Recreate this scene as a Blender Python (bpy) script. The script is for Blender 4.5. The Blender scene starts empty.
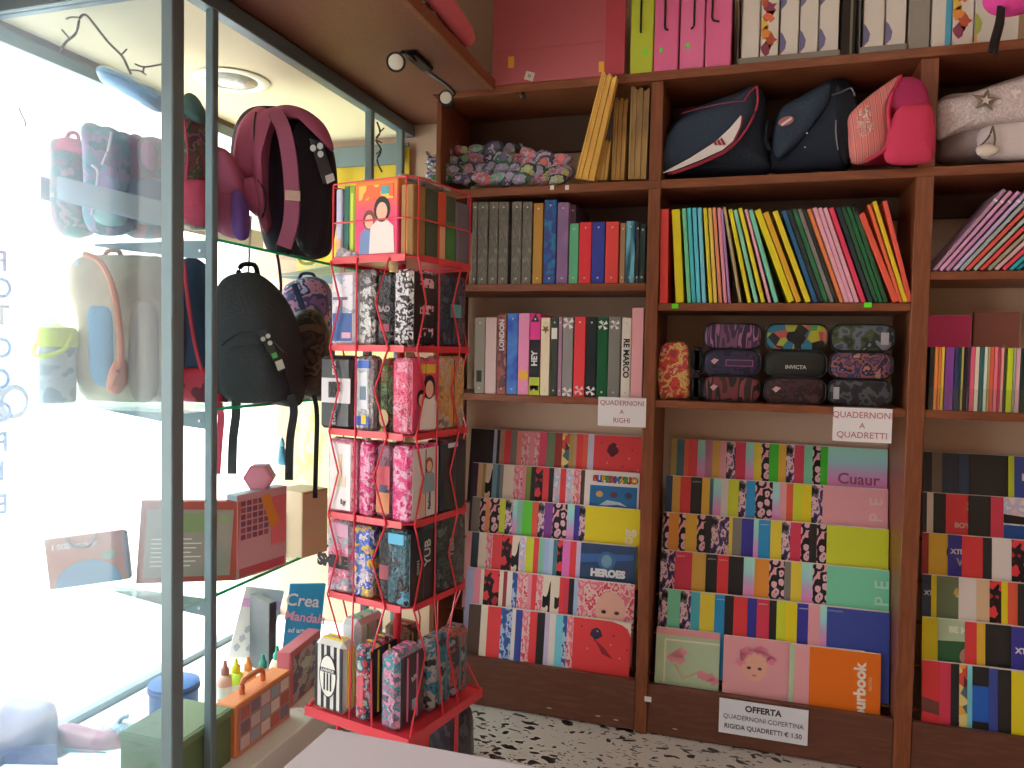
import bpy, math, random
from mathutils import Vector, Matrix
random.seed(7)
PI = math.pi
C = bpy.context.scene.collection
# ------------------------------------------------------------------ camera
EYE = 1.345
F = 770.0
YAW, PITCH, ROLL = math.radians(17.4), math.radians(2.4), math.radians(1.1)
CR = (Matrix.Rotation(YAW, 3, 'Z') @ Matrix.Rotation(PI/2 - PITCH, 3, 'X') @ Matrix.Rotation(ROLL, 3, 'Z'))
cam_d = bpy.data.cameras.new('camera'); cam = bpy.data.objects.new('camera', cam_d); C.objects.link(cam)
cam.location = (0, 0, EYE); cam.rotation_euler = CR.to_euler()
cam_d.sensor_width = 36; cam_d.lens = F/1024*36; cam_d.clip_start = .02; cam_d.clip_end = 200
bpy.context.scene.camera = cam
def U(px, py, X=None, Y=None, Z=None, D=None):
    """a point of the room seen at a pixel, on a wall plane X / Y, a height Z, or at depth D"""
    d = CR @ Vector(((px-512)/F, (384-py)/F, -1))
    o = Vector((0, 0, EYE))
    if X is not None: t = X/d.x
    elif Y is not None: t = Y/d.y
    elif Z is not None: t = (Z-EYE)/d.z
    else: t = D
    return o + d*t
# ------------------------------------------------------------------ colours
K = .50
def s2l(c):
    c /= 255
    return c/12.92 if c <= .04045 else ((c+.055)/1.055)**2.4
def lin(h, k=None):
    k = k or K
    h = h.lstrip('#')
    c = [s2l(int(h[i:i+2], 16))/k for i in (0, 2, 4)]; f = min(1, .88/max(c))
    return tuple(v*f for v in c) + (1,)
MC = {}
def mat(h, rough=.55, k=None, metal=0, coat=0, bump=0, bscale=60, name=None, spec=.35, sat=1):
    key = ('m', h, rough, k, metal, coat, bump, bscale)
    if key in MC: return MC[key]
    m = bpy.data.materials.new(name or 'colour_'+h.strip('#')); m.use_nodes = True
    nt = m.node_tree; b = nt.nodes['Principled BSDF']
    b.inputs['Base Color'].default_value = lin(h, k); b.inputs['Roughness'].default_value = rough
    b.inputs['Metallic'].default_value = metal; b.inputs['Coat Weight'].default_value = coat
    b.inputs['Coat Roughness'].default_value = .12
    b.inputs['Specular IOR Level'].default_value = spec
    tc = nt.nodes.new('ShaderNodeTexCoord')
    no = nt.nodes.new('ShaderNodeTexNoise'); no.inputs['Scale'].default_value = bscale
    nt.links.new(tc.outputs['Object'], no.inputs['Vector'])
    if bump:
        bp = nt.nodes.new('ShaderNodeBump'); bp.inputs['Strength'].default_value = bump; bp.inputs['Distance'].default_value = .004
        nt.links.new(no.outputs['Fac'], bp.inputs['Height']); nt.links.new(bp.outputs['Normal'], b.inputs['Normal'])
    else:
        mr = nt.nodes.new('ShaderNodeMapRange'); mr.inputs[3].default_value = max(0, rough-.06); mr.inputs[4].default_value = min(1, rough+.06)
        nt.links.new(no.outputs['Fac'], mr.inputs[0]); nt.links.new(mr.outputs[0], b.inputs['Roughness'])
    MC[key] = m
    return m
def patt(key, cols, scale=20, kind='noise', stretch=(1, 1, 1), rough=.5, detail=2, coat=0, rot=0, interp='CONSTANT', k=None, lo=.3, hi=.7):
    """a printed pattern: bands of flat colours over noise, cells, waves or height"""
    if key in MC: return MC[key]
    m = bpy.data.materials.new('print_'+key); m.use_nodes = True; nt = m.node_tree; b = nt.nodes['Principled BSDF']
    tc = nt.nodes.new('ShaderNodeTexCoord'); mp = nt.nodes.new('ShaderNodeMapping')
    mp.inputs['Scale'].default_value = stretch; mp.inputs['Rotation'].default_value = (0, rot, 0)
    nt.links.new(tc.outputs['Object'], mp.inputs['Vector'])
    if kind == 'noise':
        t = nt.nodes.new('ShaderNodeTexNoise'); t.inputs['Scale'].default_value = scale; t.inputs['Detail'].default_value = detail; out = t.outputs['Fac']
        nt.links.new(mp.outputs[0], t.inputs['Vector'])
    elif kind == 'cells':
        t = nt.nodes.new('ShaderNodeTexVoronoi'); t.inputs['Scale'].default_value = scale; out = t.outputs['Distance']; lo, hi = 0, .75
        n2 = nt.nodes.new('ShaderNodeTexNoise'); n2.inputs['Scale'].default_value = scale*1.3
        mx = nt.nodes.new('ShaderNodeVectorMath'); mx.operation = 'MULTIPLY_ADD'; mx.inputs[1].default_value = (.012,)*3
        nt.links.new(n2.outputs['Color'], mx.inputs[0]); nt.links.new(mp.outputs[0], mx.inputs[2]); nt.links.new(mp.outputs[0], n2.inputs['Vector'])
        nt.links.new(mx.outputs[0], t.inputs['Vector'])
    elif kind == 'patch':
        t = nt.nodes.new('ShaderNodeTexVoronoi'); t.inputs['Scale'].default_value = scale
        nt.links.new(mp.outputs[0], t.inputs['Vector'])
        sp = nt.nodes.new('ShaderNodeSeparateColor'); nt.links.new(t.outputs['Color'], sp.inputs[0]); out = sp.outputs[0]; lo, hi = 0, 1
    elif kind in ('z', 'x'):
        sp = nt.nodes.new('ShaderNodeSeparateXYZ'); nt.links.new(mp.outputs[0], sp.inputs[0]); out = sp.outputs['Z' if kind == 'z' else 'X']; lo, hi = 0, scale
    else:
        t = nt.nodes.new('ShaderNodeTexWave'); t.inputs['Scale'].default_value = scale; t.inputs['Distortion'].default_value = detail; out = t.outputs['Fac']; lo, hi = 0, 1
        nt.links.new(mp.outputs[0], t.inputs['Vector'])
    mr = nt.nodes.new('ShaderNodeMapRange'); mr.inputs[1].default_value = lo; mr.inputs[2].default_value = hi
    nt.links.new(out, mr.inputs[0])
    r = nt.nodes.new('ShaderNodeValToRGB'); r.color_ramp.interpolation = interp
    n = len(cols)
    el = r.color_ramp.elements
    while len(el) < n: el.new(.5)
    for i, c in enumerate(cols):
        el[i].position = i/n if interp == 'CONSTANT' else i/max(1, n-1); el[i].color = lin(c, k)
    nt.links.new(mr.outputs[0], r.inputs[0]); nt.links.new(r.outputs[0], b.inputs['Base Color'])
    b.inputs['Roughness'].default_value = rough; b.inputs['Coat Weight'].default_value = coat; b.inputs['Coat Roughness'].default_value = .15
    b.inputs['Specular IOR Level'].default_value = .35
    MC[key] = m
    return m
def crinkle(key, cols, scale=30, coat=.9, k=None, bump=.9):
    """printed thing inside crumpled clear film"""
    if key in MC: return MC[key]
    m = patt(key, cols, scale, 'noise', detail=4, coat=coat, k=k)
    nt = m.node_tree; b = nt.nodes['Principled BSDF']
    n = nt.nodes.new('ShaderNodeTexNoise'); n.inputs['Scale'].default_value = 55; n.inputs['Detail'].default_value = 3; n.inputs['Distortion'].default_value = 1.5
    tc = nt.nodes.new('ShaderNodeTexCoord'); nt.links.new(tc.outputs['Object'], n.inputs['Vector'])
    bp = nt.nodes.new('ShaderNodeBump'); bp.inputs['Strength'].default_value = bump; bp.inputs['Distance'].default_value = .02; b.inputs['Coat Roughness'].default_value = .06
    nt.links.new(n.outputs['Fac'], bp.inputs['Height']); nt.links.new(bp.outputs['Normal'], b.inputs['Coat Normal']); nt.links.new(bp.outputs['Normal'], b.inputs['Normal'])
    return m
def wood(key, c1, c2, axis=0, rough=.4):
    if key in MC: return MC[key]
    st = [(1, 8, 8), (8, 8, .8)][axis]
    m = patt(key, [c1, c2, c1], 6, 'noise', stretch=st, rough=rough, detail=5, interp='LINEAR')
    return m
def glass(key, tint=(.9, 1, .96, 1), haze=0, haze_col=(.75, .85, .95, 1)):
    if key in MC: return MC[key]
    m = bpy.data.materials.new('glass_'+key); m.use_nodes = True; nt = m.node_tree; nt.nodes.clear()
    o = nt.nodes.new('ShaderNodeOutputMaterial'); t = nt.nodes.new('ShaderNodeBsdfTransparent'); g = nt.nodes.new('ShaderNodeBsdfGlossy')
    g.inputs['Roughness'].default_value = .02; t.inputs[0].default_value = tint
    lw = nt.nodes.new('ShaderNodeLayerWeight'); lw.inputs[0].default_value = .5
    pw = nt.nodes.new('ShaderNodeMath'); pw.operation = 'POWER'; pw.inputs[1].default_value = 4; nt.links.new(lw.outputs['Facing'], pw.inputs[0])
    fr = nt.nodes.new('ShaderNodeMath'); fr.operation = 'MULTIPLY_ADD'; fr.inputs[1].default_value = .8; fr.inputs[2].default_value = .04; nt.links.new(pw.outputs[0], fr.inputs[0])
    mx = nt.nodes.new('ShaderNodeMixShader'); nt.links.new(fr.outputs[0], mx.inputs[0]); nt.links.new(t.outputs[0], mx.inputs[1]); nt.links.new(g.outputs[0], mx.inputs[2])
    last = mx
    if haze:
        d = nt.nodes.new('ShaderNodeBsdfTranslucent'); d.inputs[0].default_value = haze_col
        m2 = nt.nodes.new('ShaderNodeMixShader'); m2.inputs[0].default_value = haze
        nt.links.new(mx.outputs[0], m2.inputs[1]); nt.links.new(d.outputs[0], m2.inputs[2]); last = m2
    nt.links.new(last.outputs[0], o.inputs[0])
    MC[key] = m
    return m
# ------------------------------------------------------------------ mesh building
class MB:
    def __init__(s): s.v = []; s.f = []; s.m = []
    def add(s, vs, fs, mi=0, M=None):
        b = len(s.v)
        s.v += [tuple(M @ Vector(v)) if M is not None else tuple(v) for v in vs]
        s.f += [tuple(b+i for i in f) for f in fs]; s.m += [mi]*len(fs)
        return s
    def box(s, x0, x1, y0, y1, z0, z1, mi=0, M=None, b=0):
        if b:
            b = min(b, abs(x1-x0)*.49, abs(y1-y0)*.49, abs(z1-z0)*.49)
            vs, idx = [], {}
            for sx in (0, 1):
                for sy in (0, 1):
                    for sz in (0, 1):
                        cx, cy, cz = (x0, x1)[sx], (y0, y1)[sy], (z0, z1)[sz]
                        ix, iy, iz = (b, -b)[sx], (b, -b)[sy], (b, -b)[sz]
                        idx[sx, sy, sz, 'x'] = len(vs); vs.append((cx, cy+iy, cz+iz))
                        idx[sx, sy, sz, 'y'] = len(vs); vs.append((cx+ix, cy, cz+iz))
                        idx[sx, sy, sz, 'z'] = len(vs); vs.append((cx+ix, cy+iy, cz))
            fs = []
            for q in (0, 1):
                o = [(0, 0), (1, 0), (1, 1), (0, 1)]
                r = o if q else o[::-1]
                fs.append([idx[q, a, c, 'x'] for a, c in r]); fs.append([idx[a, q, c, 'y'] for a, c in r[::-1]]); fs.append([idx[a, c, q, 'z'] for a, c in r])
            for a in (0, 1):
                for c in (0, 1):
                    fs.append([idx[a, c, 0, 'x'], idx[a, c, 1, 'x'], idx[a, c, 1, 'y'], idx[a, c, 0, 'y']])
                    fs.append([idx[a, 0, c, 'x'], idx[a, 1, c, 'x'], idx[a, 1, c, 'z'], idx[a, 0, c, 'z']])
                    fs.append([idx[0, a, c, 'y'], idx[1, a, c, 'y'], idx[1, a, c, 'z'], idx[0, a, c, 'z']])
                    for d in (0, 1): fs.append([idx[a, c, d, 'x'], idx[a, c, d, 'y'], idx[a, c, d, 'z']])
            return s.add(vs, fs, mi, M)
        vs = [(x, y, z) for z in (z0, z1) for x, y in ((x0, y0), (x1, y0), (x1, y1), (x0, y1))]
        return s.add(vs, [(3, 2, 1, 0), (4, 5, 6, 7), (0, 1, 5, 4), (1, 2, 6, 5), (2, 3, 7, 6), (3, 0, 4, 7)], mi, M)
    def tube(s, pts, r, seg=8, mi=0, closed=False, rs=None):
        pts = [Vector(p) for p in pts]; n = len(pts); vs = []; fs = []
        for i, p in enumerate(pts):
            a = pts[i-1] if (i or closed) else p; c = pts[(i+1) % n] if (i < n-1 or closed) else p
            d = (c-a).normalized(); u = d.cross(Vector((0, 0, 1)) if abs(d.z) < .95 else Vector((1, 0, 0))).normalized(); w = d.cross(u)
            rr = rs[i] if rs else r
            for k in range(seg): vs.append(p+(u*math.cos(2*PI*k/seg)+w*math.sin(2*PI*k/seg))*rr)
        for i in range(n if closed else n-1):
            j = (i+1) % n
            for k in range(seg): fs.append((i*seg+k, i*seg+(k+1) % seg, j*seg+(k+1) % seg, j*seg+k))
        if not closed: fs += [tuple(range(seg))[::-1], tuple((n-1)*seg+k for k in range(seg))]
        return s.add(vs, fs, mi)
    def lathe(s, prof, seg=20, mi=0, M=None):
        vs = []; fs = []
        for r, z in prof:
            for k in range(seg): vs.append((r*math.cos(2*PI*k/seg), r*math.sin(2*PI*k/seg), z))
        for i in range(len(prof)-1):
            for k in range(seg): fs.append((i*seg+k, i*seg+(k+1) % seg, (i+1)*seg+(k+1) % seg, (i+1)*seg+k))
        fs += [tuple(range(seg))[::-1], tuple((len(prof)-1)*seg+k for k in range(seg))]
        return s.add(vs, fs, mi, M)
    def prism(s, pts, n, t, mi=0):
        """outline of 3-D points pushed back by t along n"""
        pts = [Vector(p) for p in pts]; n = Vector(n).normalized()*t; k = len(pts)
        vs = pts+[p+n for p in pts]
        fs = [tuple(range(k)), tuple(range(2*k-1, k-1, -1))]+[(i, i+k, (i+1) % k+k, (i+1) % k) for i in range(k)]
        return s.add(vs, fs, mi)
    def pillow(s, pts, n, t, mi=0, rings=6, back=.5, power=.5, sub=3):
        """a stuffed shape over a smooth outline: bulges t*(1-back) to the front, t*back behind"""
        pts = smooth([Vector(p) for p in pts], sub); n = Vector(n).normalized(); k = len(pts)
        c = sum(pts, Vector())/k; vs = []; fs = []
        prof = []
        for i in range(rings+1):
            a = i/rings*PI/2; prof.append((math.cos(a)**.8 if i < rings else 0, math.sin(a)**.9))
        for side, tt in ((1, t*(1-back)), (-1, t*back)):
            base = len(vs)
            for sc, h in prof[:-1]:
                for p in pts: vs.append(c+(p-c)*(.06+.94*sc)+n*(-side)*h*tt)
            vs.append(c-n*side*tt)
            for i in range(rings-1):
                for j in range(k):
                    q = (base+i*k+j, base+i*k+(j+1) % k, base+(i+1)*k+(j+1) % k, base+(i+1)*k+j)
                    fs.append(q if side > 0 else q[::-1])
            for j in range(k):
                q = (base+(rings-1)*k+j, base+(rings-1)*k+(j+1) % k, len(vs)-1)
                fs.append(q if side > 0 else q[::-1])
        return s.add(vs, fs, mi)
    def ribbon(s, pts, wdir, w, t, mi=0, ws=None):
        pts = [Vector(p) for p in pts]; n = len(pts); vs = []; fs = []; wd = Vector(wdir).normalized()
        for i, p in enumerate(pts):
            d = (pts[min(n-1, i+1)]-pts[max(0, i-1)]).normalized(); nn = d.cross(wd).normalized(); ww = d.cross(nn).normalized()
            hw = (ws[i] if ws else w)/2
            vs += [p-ww*hw-nn*t/2, p+ww*hw-nn*t/2, p+ww*hw+nn*t/2, p-ww*hw+nn*t/2]
        for i in range(n-1):
            for k in range(4): fs.append((i*4+k, i*4+(k+1) % 4, i*4+4+(k+1) % 4, i*4+4+k))
        fs += [(3, 2, 1, 0), tuple((n-1)*4+k for k in range(4))]
        return s.add(vs, fs, mi)
    def build(s, name, mats, parent=None, loc=None, rot=None, smooth_=False, loc_world=None):
        me = bpy.data.meshes.new(name)
        if loc_world is not None:
            o_ = Vector(loc_world); s.v = [tuple(Vector(v)-o_) for v in s.v]
        me.from_pydata([tuple(v) for v in s.v], [], s.f)
        if not isinstance(mats, (list, tuple)): mats = [mats]
        for m in mats: me.materials.append(m)
        me.polygons.foreach_set('material_index', s.m)
        import bmesh
        bm = bmesh.new(); bm.from_mesh(me); bmesh.ops.recalc_face_normals(bm, faces=bm.faces); bm.to_mesh(me); bm.free()
        if smooth_:
            me.polygons.foreach_set('use_smooth', [True]*len(me.polygons))
            try: me.set_sharp_from_angle(angle=math.radians(40))
            except Exception: pass
        o = bpy.data.objects.new(name, me); C.objects.link(o)
        if loc_world is not None: o.location = loc_world
        if loc: o.location = loc
        if rot: o.rotation_euler = rot
        if parent: o.parent = parent
        return o
def smooth(pts, sub):
    if sub <= 1: return pts
    n = len(pts); out = []
    for i in range(n):
        p0, p1, p2, p3 = pts[i-1], pts[i], pts[(i+1) % n], pts[(i+2) % n]
        for k in range(sub):
            t = k/sub
            out.append(.5*((2*p1)+(p2-p0)*t+(2*p0-5*p1+4*p2-p3)*t*t+(3*p1-p0-3*p2+p3)*t**3))
    return out
def curve(pts, sub=5):
    pts = [Vector(p) for p in pts]; n = len(pts); out = []
    for i in range(n-1):
        p0, p1, p2, p3 = pts[max(0, i-1)], pts[i], pts[i+1], pts[min(n-1, i+2)]
        for k in range(sub):
            t = k/sub
            out.append(.5*((2*p1)+(p2-p0)*t+(2*p0-5*p1+4*p2-p3)*t*t+(3*p1-p0-3*p2+p3)*t**3))
    out.append(pts[-1])
    return out
def tag(o, label, cat, group=None):
    o['label'] = label; o['category'] = cat
    if group: o['group'] = group
    return o
def thing(name, label, cat, loc=(0, 0, 0), rot=(0, 0, 0), group=None):
    o = bpy.data.objects.new(name, None); C.objects.link(o); o.location = loc; o.rotation_euler = rot; o.empty_display_size = .05
    return tag(o, label, cat, group)
def struct(o): o['kind'] = 'structure'; return o
def at0(t, mb):
    """move world-space vertices into the frame of an unrotated thing"""
    o = Vector(t.location); mb.v = [tuple(Vector(v)-o) for v in mb.v]; return mb
def text(body, size, m, parent=None, M=None, align='CENTER', name='lettering', extrude=.0004, space=1.0, bold=0, line=1.0, sx=1.0):
    cu = bpy.data.curves.new('t', 'FONT'); cu.body = body; cu.size = size; cu.align_x = align; cu.align_y = 'CENTER'; cu.extrude = extrude
    cu.space_character = space; cu.offset = bold; cu.space_line = line; cu.resolution_u = 3
    o = bpy.data.objects.new('t', cu); C.objects.link(o)
    dg = bpy.context.evaluated_depsgraph_get(); me = bpy.data.meshes.new_from_object(o.evaluated_get(dg))
    bpy.data.objects.remove(o); bpy.data.curves.remove(cu)
    me.transform(Matrix.Diagonal((sx, 1, 1, 1)))
    if M is not None: me.transform(M)
    me.materials.clear(); me.materials.append(m)
    r = bpy.data.objects.new(name, me); C.objects.link(r)
    if parent: r.parent = parent
    return r
FRONT = Matrix.Rotation(PI/2, 4, 'X')          # text plane faces -Y
def TF(x, y, z, roll=0, extra=None):
    M = Matrix.Translation((x, y, z))
    if extra is not None: M = M @ extra
    return M @ FRONT @ Matrix.Rotation(roll, 4, 'Z')
# ------------------------------------------------------------------ prints
W1 = wood('bookcase_wood', '#6e3f28', '#5c3320', 0); W2 = wood('bookcase_upright_wood', '#6e3f28', '#5c3320', 1)
leop = lambda: patt('leopard', ['#15151a', '#c49aa8', '#c8a4b0', '#c49aa8', '#15151a', '#15151a', '#16161a', '#c08c98'], 38, 'cells', stretch=(1, .01, .75))
camo = lambda: patt('camo', ['#18161c', '#57505a', '#b89aa4', '#3c2c58', '#1a181e'], 26, 'noise', stretch=(1.6, .01, .8), rot=.6, detail=3)
def grad(): return patt('pastel_bands', ['#7fb0b4', '#8fb8b0', '#c8bc88', '#d08c94', '#c070a0', '#b070a0', '#9c84a4', '#7fa8b0', '#80b0a8'], .28, 'z', interp='LINEAR')
wood3 = wood('loft_wood', '#5e3a30', '#563428', 1, rough=.45)
PAGE = lambda: mat('#c8c0bc', .8, name='paper')
WHITE = lambda: mat('#bcb6b8', .7, name='white_card')
P = {}
def col(name, h=None, m=None): P[name] = m if m else (lambda h=h: mat(h, .38, spec=.5)); return name
for n, h in dict(olive='#857436', dark_teal='#28505c', orange_red='#c4503a', red='#bb3238', mauve='#93607a', gold='#a9873c', pale_pink='#c08890', crimson='#a62c44',
    yellow='#c0ae36', green='#2c9822', golden_yellow='#c09a34', mint='#5ea488', navy='#1c3454', dark_navy='#1a2434', black='#181a1e', grey_white='#a8a4a4', lime='#a0a828', blue='#1c74a4',
    bright_yellow='#c8b81e', orange='#cf8836', dark_blue='#28287a', cyan='#3c8c9c', grey='#66625e', teal='#2c6470', sage='#8c9c84', vivid_orange='#dc6c14', royal_navy='#28387c',
    pink_grey='#96705f', salmon='#b86c60', rose='#bc3c58', green_grey='#546048', dark_red='#781f22', lilac_white='#a098ac', dark_purple='#2c2034', tan='#a89074', cream='#beb2a4', blue_grey='#587888',
    pink='#bc7484', olive_green='#627024', lilac='#9c90ac', brown='#3c2820', peach_orange='#d08c58', leaf_green='#4aa230', purple='#643078', teal_grey='#689888', light_blue='#8498b8', pale_blue='#a0b0c8',
    orchid='#bc60a0', slate='#7c80a0', sky='#5ca0b0', white='#bab2b2', grey_brown='#5c5048', navy_black='#1c2a40', silver='#8e8c8e', magenta='#b0347c').items():
    col(n, h)
P['leopard'] = leop; P['camouflage'] = camo; P['rainbow_pastel'] = grad
P['red_and_black'] = lambda: patt('red_black', ['#a82c34', '#b83038', '#181418', '#8c2028'], 14, 'noise', stretch=(1, .01, 1))
P['black_arc'] = lambda: patt('black_arc', ['#beb2a6', '#beb2a6', '#16161a', '#beb2a6'], 9, 'noise', stretch=(1, .01, .5))
P['multicoloured'] = lambda: patt('comic', ['#a83c34', '#c08c40', '#4c2424', '#c0b070', '#a83838', '#3c5060'], 32, 'patch', stretch=(1, .01, 1))
P['flowered'] = lambda: patt('flowered', ['#c4949c', '#b85c6c', '#c8a8a8', '#a83848', '#c8a4a4'], 26, 'noise', stretch=(1, .01, 1), detail=3)
P['pale_patterned'] = lambda: patt('palepat', ['#b8b0b4', '#8c94b0', '#c4a4ac', '#b8b0b4', '#707888'], 28, 'noise', stretch=(1, .01, 1), detail=3)
P['striped_dark'] = lambda: patt('stripes', ['#20303c', '#20303c', '#b8b4b4'], 40, 'wave', stretch=(.01, .01, 1), detail=0)
P['blue_patterned'] = lambda: patt('bluepat', ['#28407c', '#284a80', '#8c98b0', '#28407c', '#783848'], 26, 'noise', stretch=(1, .01, 1), detail=3)
def nice(n): return n.replace('_', ' ')

# ------------------------------------------------------------------ room
YF, YB = 2.70, 3.03
ZL = dict(top=EYE+.965, two=EYE+.60, three1=EYE+.248, three2=EYE+.178, three3=EYE+.276, four=EYE-.158)
def room():
    fl = bpy.data.materials.new('terrazzo'); fl.use_nodes = True; nt = fl.node_tree; b = nt.nodes['Principled BSDF']
    tc = nt.nodes.new('ShaderNodeTexCoord')
    base = None
    for i, (sc, th, colr) in enumerate(((19, .5, '#1c1a1c'), (34, .4, '#4c4442'), (14, .34, '#141214'))):
        v = nt.nodes.new('ShaderNodeTexVoronoi'); v.inputs['Scale'].default_value = sc; v.inputs['Randomness'].default_value = 1
        n = nt.nodes.new('ShaderNodeTexNoise'); n.inputs['Scale'].default_value = sc*1.3; n.inputs['Detail'].default_value = 0
        mm = nt.nodes.new('ShaderNodeVectorMath'); mm.operation = 'MULTIPLY_ADD'; mm.inputs[1].default_value = (.06,)*3
        mp = nt.nodes.new('ShaderNodeMapping'); mp.inputs['Location'].default_value = (i*3.1, i, 0); mp.inputs['Rotation'].default_value = (0, 0, .5+i); mp.inputs['Scale'].default_value = (1, 1.7, 1)
        nt.links.new(tc.outputs['Object'], mp.inputs[0]); nt.links.new(mp.outputs[0], n.inputs['Vector']); nt.links.new(n.outputs['Color'], mm.inputs[0]); nt.links.new(mp.outputs[0], mm.inputs[2])
        nt.links.new(mm.outputs[0], v.inputs['Vector'])
        sp = nt.nodes.new('ShaderNodeSeparateColor'); nt.links.new(v.outputs['Color'], sp.inputs[0])
        # chips of varied size: threshold differs from cell to cell, some cells bare
        mu = nt.nodes.new('ShaderNodeMath'); mu.operation = 'MULTIPLY_ADD'; mu.inputs[1].default_value = th*1.5; mu.inputs[2].default_value = -th*.45; nt.links.new(sp.outputs[0], mu.inputs[0])
        lt = nt.nodes.new('ShaderNodeMath'); lt.operation = 'LESS_THAN'; nt.links.new(v.outputs['Distance'], lt.inputs[0]); nt.links.new(mu.outputs[0], lt.inputs[1])
        mx = nt.nodes.new('ShaderNodeMix'); mx.data_type = 'RGBA'; mx.inputs[7].default_value = lin(colr)
        if base is None: mx.inputs[6].default_value = lin('#98908c')
        else: nt.links.new(base.outputs[2], mx.inputs[6])
        nt.links.new(lt.outputs[0], mx.inputs[0]); base = mx
    nt.links.new(base.outputs[2], b.inputs['Base Color']); b.inputs['Roughness'].default_value = .3
    wall = mat('#a48e7c', .9, name='wall_paint', bump=.1, bscale=180)
    struct(MB().box(-2.2, 2.7, -2.3, 3.2, -.1, 0).build('floor', fl))
    struct(MB().box(-2.2, 2.7, -2.3, 3.2, 3.1, 3.2).build('ceiling', mat('#b4aca0', .9)))
    struct(MB().box(-2.2, 2.7, YB, YB+.15, 0, 3.1).build('wall_back', wall))
    struct(MB().box(2.6, 2.7, -2.3, YB, 0, 3.1).build('wall_right', wall))
    struct(MB().box(-2.2, 2.6, -2.3, -2.2, 0, 3.1).build('wall_rear', wall))
    w = MB().box(-2.2, -2.08, -2.2, YB, 2.235, 3.1).box(-2.2, -2.08, -2.2, -1.2, 0, 2.235).box(-2.2, -2.08, -1.2, YB, 0, .1)
    struct(w.build('wall_left', wall))
    alu = mat('#5c686c', .35, metal=.3, name='grey_green_metal')
    fr = MB().box(-2.085, -2.052, -1.2, YB, 2.192, 2.23).box(-2.11, -2.05, -1.2, YB, .1, .14).box(-2.11, -2.05, 1.05, 1.11, .1, 2.23).box(-2.11, -2.05, -1.2, -1.14, .1, 2.23)
    pass
    struct(fr.build('window_1', alu))
    struct(MB().box(-2.083, -2.077, -1.14, YB-.02, .15, 2.184).build('window_2', glass('shop_window', (.97, 1, 1, 1))))
    # street outside
    pav = mat('#c8c4c0', .9, k=.6, name='pale_paving', bump=.2, bscale=8)
    struct(MB().box(-22, -2.2, -16, 20, -.12, -.05).build('street', pav))
    fac = mat('#dcd6cc', .9, k=.75, name='sunlit_plaster')
    struct(MB().box(-20, -18, -18, 24, -.1, 9).build('wall_street', fac))
room()
def facade():
    t = thing('street_window', 'grey shuttered window on the bright facade across the street, above the car', 'window', (-17.98, 0, 0))
    c = U(39, 296, X=-17.98)
    mb = MB().box(0, .08, -.5, .5, -.85, .85); mb.v = [(v[0], v[1]+c.y, v[2]+c.z) for v in mb.v]; mb.build('frame', mat('#8c9094', .7), t)
    mb = MB()
    for i in range(12): mb.box(.081, .11, -.44, .44, -.8+i*.134, -.8+i*.134+.1)
    mb.v = [(v[0], v[1]+c.y, v[2]+c.z) for v in mb.v]; mb.build('shutter', mat('#686c74', .7), t)
facade()
def car():
    b = U(12, 432, X=-13); y0 = b.y
    t = thing('parked_car', 'pale grey-blue car parked in the bright street outside, with a white wheel', 'car', (-13, y0-1.2, -.05))
    body = [(-1.9, .25), (-2.0, .7), (-1.2, .85), (-.6, 1.35), (.7, 1.38), (1.3, .9), (2.05, .75), (2.1, .3)]
    MB().prism([(0, y, z) for y, z in body], (-1, 0, 0), 1.6).build('body', mat('#9cacbc', .3, coat=.6), t)
    MB().prism([(.01, y, z) for y, z in [(-1.0, .86), (-.52, 1.27), (.62, 1.3), (1.1, .9)]], (1, 0, 0), .01).build('side_window', mat('#50606c', .1), t)
    for y in (-1.2, 1.2):
        M = Matrix.Translation((.02, y, .3)) @ Matrix.Rotation(PI/2, 4, 'Y')
        w = MB().lathe([(.31, -.16), (.32, -.1), (.32, .02), (.27, .05)], 24, 0, M).build('wheel', mat('#303438', .8), t, smooth_=True)
        MB().lathe([(.2, .04), (.22, .055), (.1, .07), (.0, .06)], 10, 0, M).build('hub_cap', mat('#c8c8c8', .4), w)
car()
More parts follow.
